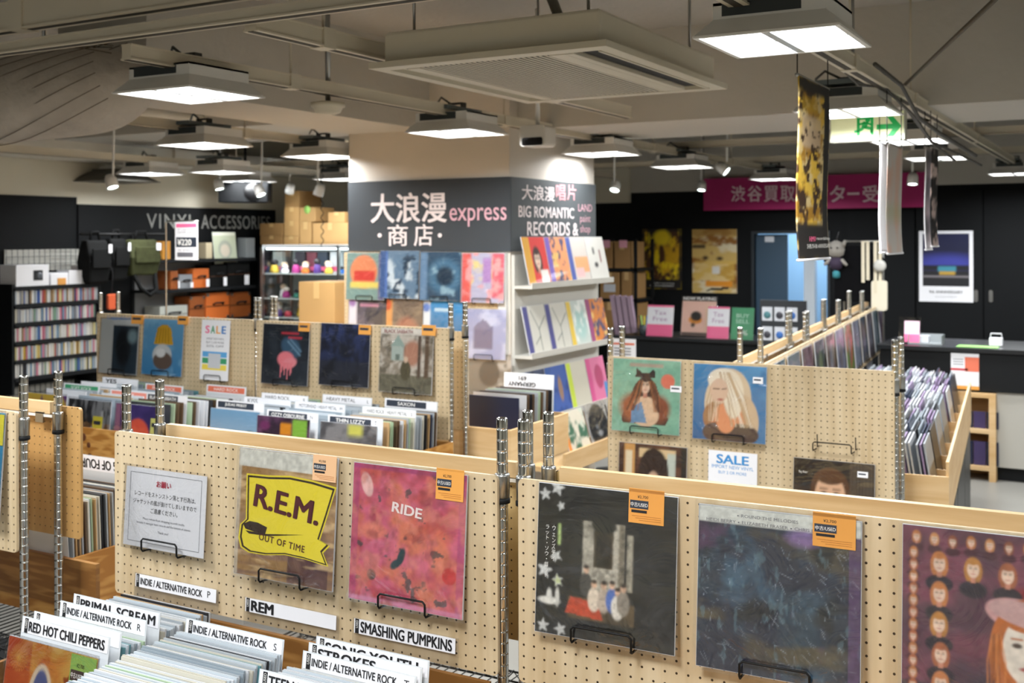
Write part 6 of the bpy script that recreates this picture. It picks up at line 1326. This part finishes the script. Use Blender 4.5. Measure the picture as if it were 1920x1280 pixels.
t = RB.build('record_sleeves', [mat('sleeve_'+q, '#888888') for q in ('mauve', 'grey', 'white', 'navy', 'bluegrey', 'black', 'white')]); tag(t, 'closely packed records filling the receding pine bin at the right', 'records', None, 'stuff')
# ================================================================== MERCHANDISE STAND AT THE FAR END
PZ = Plane(0, 9.2, 0); a, zt = PZ.hit(1582, 452); b, _ = PZ.hit(1656, 452)
t = thing('merchandise_stand', 'thin wire stand with straps above the receding racks', 'stand', (a, 9.2, 0)); MB().tube([(0, 0, 0), (0, 0, zt-.01), (.01, 0, zt), (b-a-.01, 0, zt), (b-a, 0, zt-.01), (b-a, 0, 0)], .008, 6).build('frame', STEEL, t); MB().box(-.1, b-a+.1, -.15, .15, 0, .02).build('base', BLACK, t)
x, z = PZ.hit(1570, 478); t = thing('plush_charm', 'small grey and purple plush charm hanging on the wire stand', 'plush toy', (x, 9.16, z-.13))
MB().lathe([(.01, .0), (.05, .03), (.06, .07), (.04, .11)], 12).build('body', mat('plush_purple', '#2f2238', .8), t); MB().lathe([(.01, .1), (.06, .13), (.07, .18), (.05, .23), (.01, .25)], 12).build('head', mat('plush_grey', '#8a857e', .8), t); MB().lathe([(.005, -.06), (.03, -.05), (.03, -.01), (.01, .01)], 10).build('foot', mat('plush_teal', '#2f7a84', .8), t)
MB().tube([(0, 0, .25), (.02, .02, .32)], .004, 5).build('cord', INK, t)
for q in (-1, 1):
    MB().tube([(q*.05, 0, .2), (q*.075, 0, .25)], .02, 8, r2=.012).build('ear', mat('plush_grey', '#8a857e', .8), t); MB().tube([(q*.045, -.01, .09), (q*.09, -.03, .05)], .018, 8, r2=.012).build('arm', mat('plush_grey', '#8a857e', .8), t); MB().lathe([(.001, 0), (.008, .003), (.001, .006)], 8).build('eye', INK, t, (q*.025, -.066, .19), (PI/2, 0, 0))
x, z = PZ.hit(1603, 455); x2, z2 = PZ.hit(1603, 565)
t = thing('black_shirt', 'black shirt hanging from the wire stand', 'shirt', (x, 9.18, z2)); h_ = z-z2-.01
MB().prism_y([(-.16, 0), (.16, 0), (.16, h_*.7), (.22, h_*.62), (.25, h_*.72), (.1, h_*.97), (-.1, h_*.97), (-.25, h_*.72), (-.22, h_*.62), (-.16, h_*.7)], -.02, .02).build('cloth', mat('shirt_black', '#08080a', .9, spec=.1), t, bevel=.008); MB().tube([(-.12, 0, h_*.96), (0, 0, h_), (.12, 0, h_*.96)], .005, 5).build('hanger', WIRE, t)
for px, ln, lb, pouch in ((1625, 75, 'beige strap hanging from the wire stand', False), (1648, 95, 'cream shoulder strap with a round pouch on the wire stand', True)):
    x, z = PZ.hit(px, 454); _, z2 = PZ.hit(px, 454+ln); t = thing('strap', lb, 'strap', (x, 9.15, z2)); h_ = z-z2
    MB().box(-.03, -.005, -.008, .0, 0, h_).box(.005, .03, .002, .01, .02, h_).box(-.03, .03, -.008, .01, h_, h_+.01).build('webbing', mat('strap_cream', '#c9bfa8', .7), t)
    if pouch: MB().lathe([(.045, 0), (.05, .012), (.04, .024), (.015, .028)], 18).build('pouch', mat('pouch_grey', '#b4b2ac', .6), t, (.02, -.01, .22), (PI/2, 0, 0)); MB().prism_y(rrect(-.05, .07, -.14, .1, .02), -.006, .03).build('tote', mat('tote_cream', '#d0c8b4', .7), t)
dv = [(o.location.x, o.location.y) for o in bpy.data.objects if o.parent is None and o.name.startswith('divider_card')]
for o in list(bpy.data.objects):
    if o.type == 'MESH' and o.parent is None and o.name.startswith('record_sleeve') and 'from the front' in o.get('label', '') and any(abs(o.location.x-a) < .2 and abs(o.location.y-b) < .0095 for a, b in dv):
        bpy.data.objects.remove(o)
for o in list(bpy.data.objects):
    if o.type == 'MESH' and o.parent is None and 'label' not in o and 'kind' not in o: o['kind'] = 'structure'
bpy.data.scenes.remove(TS)
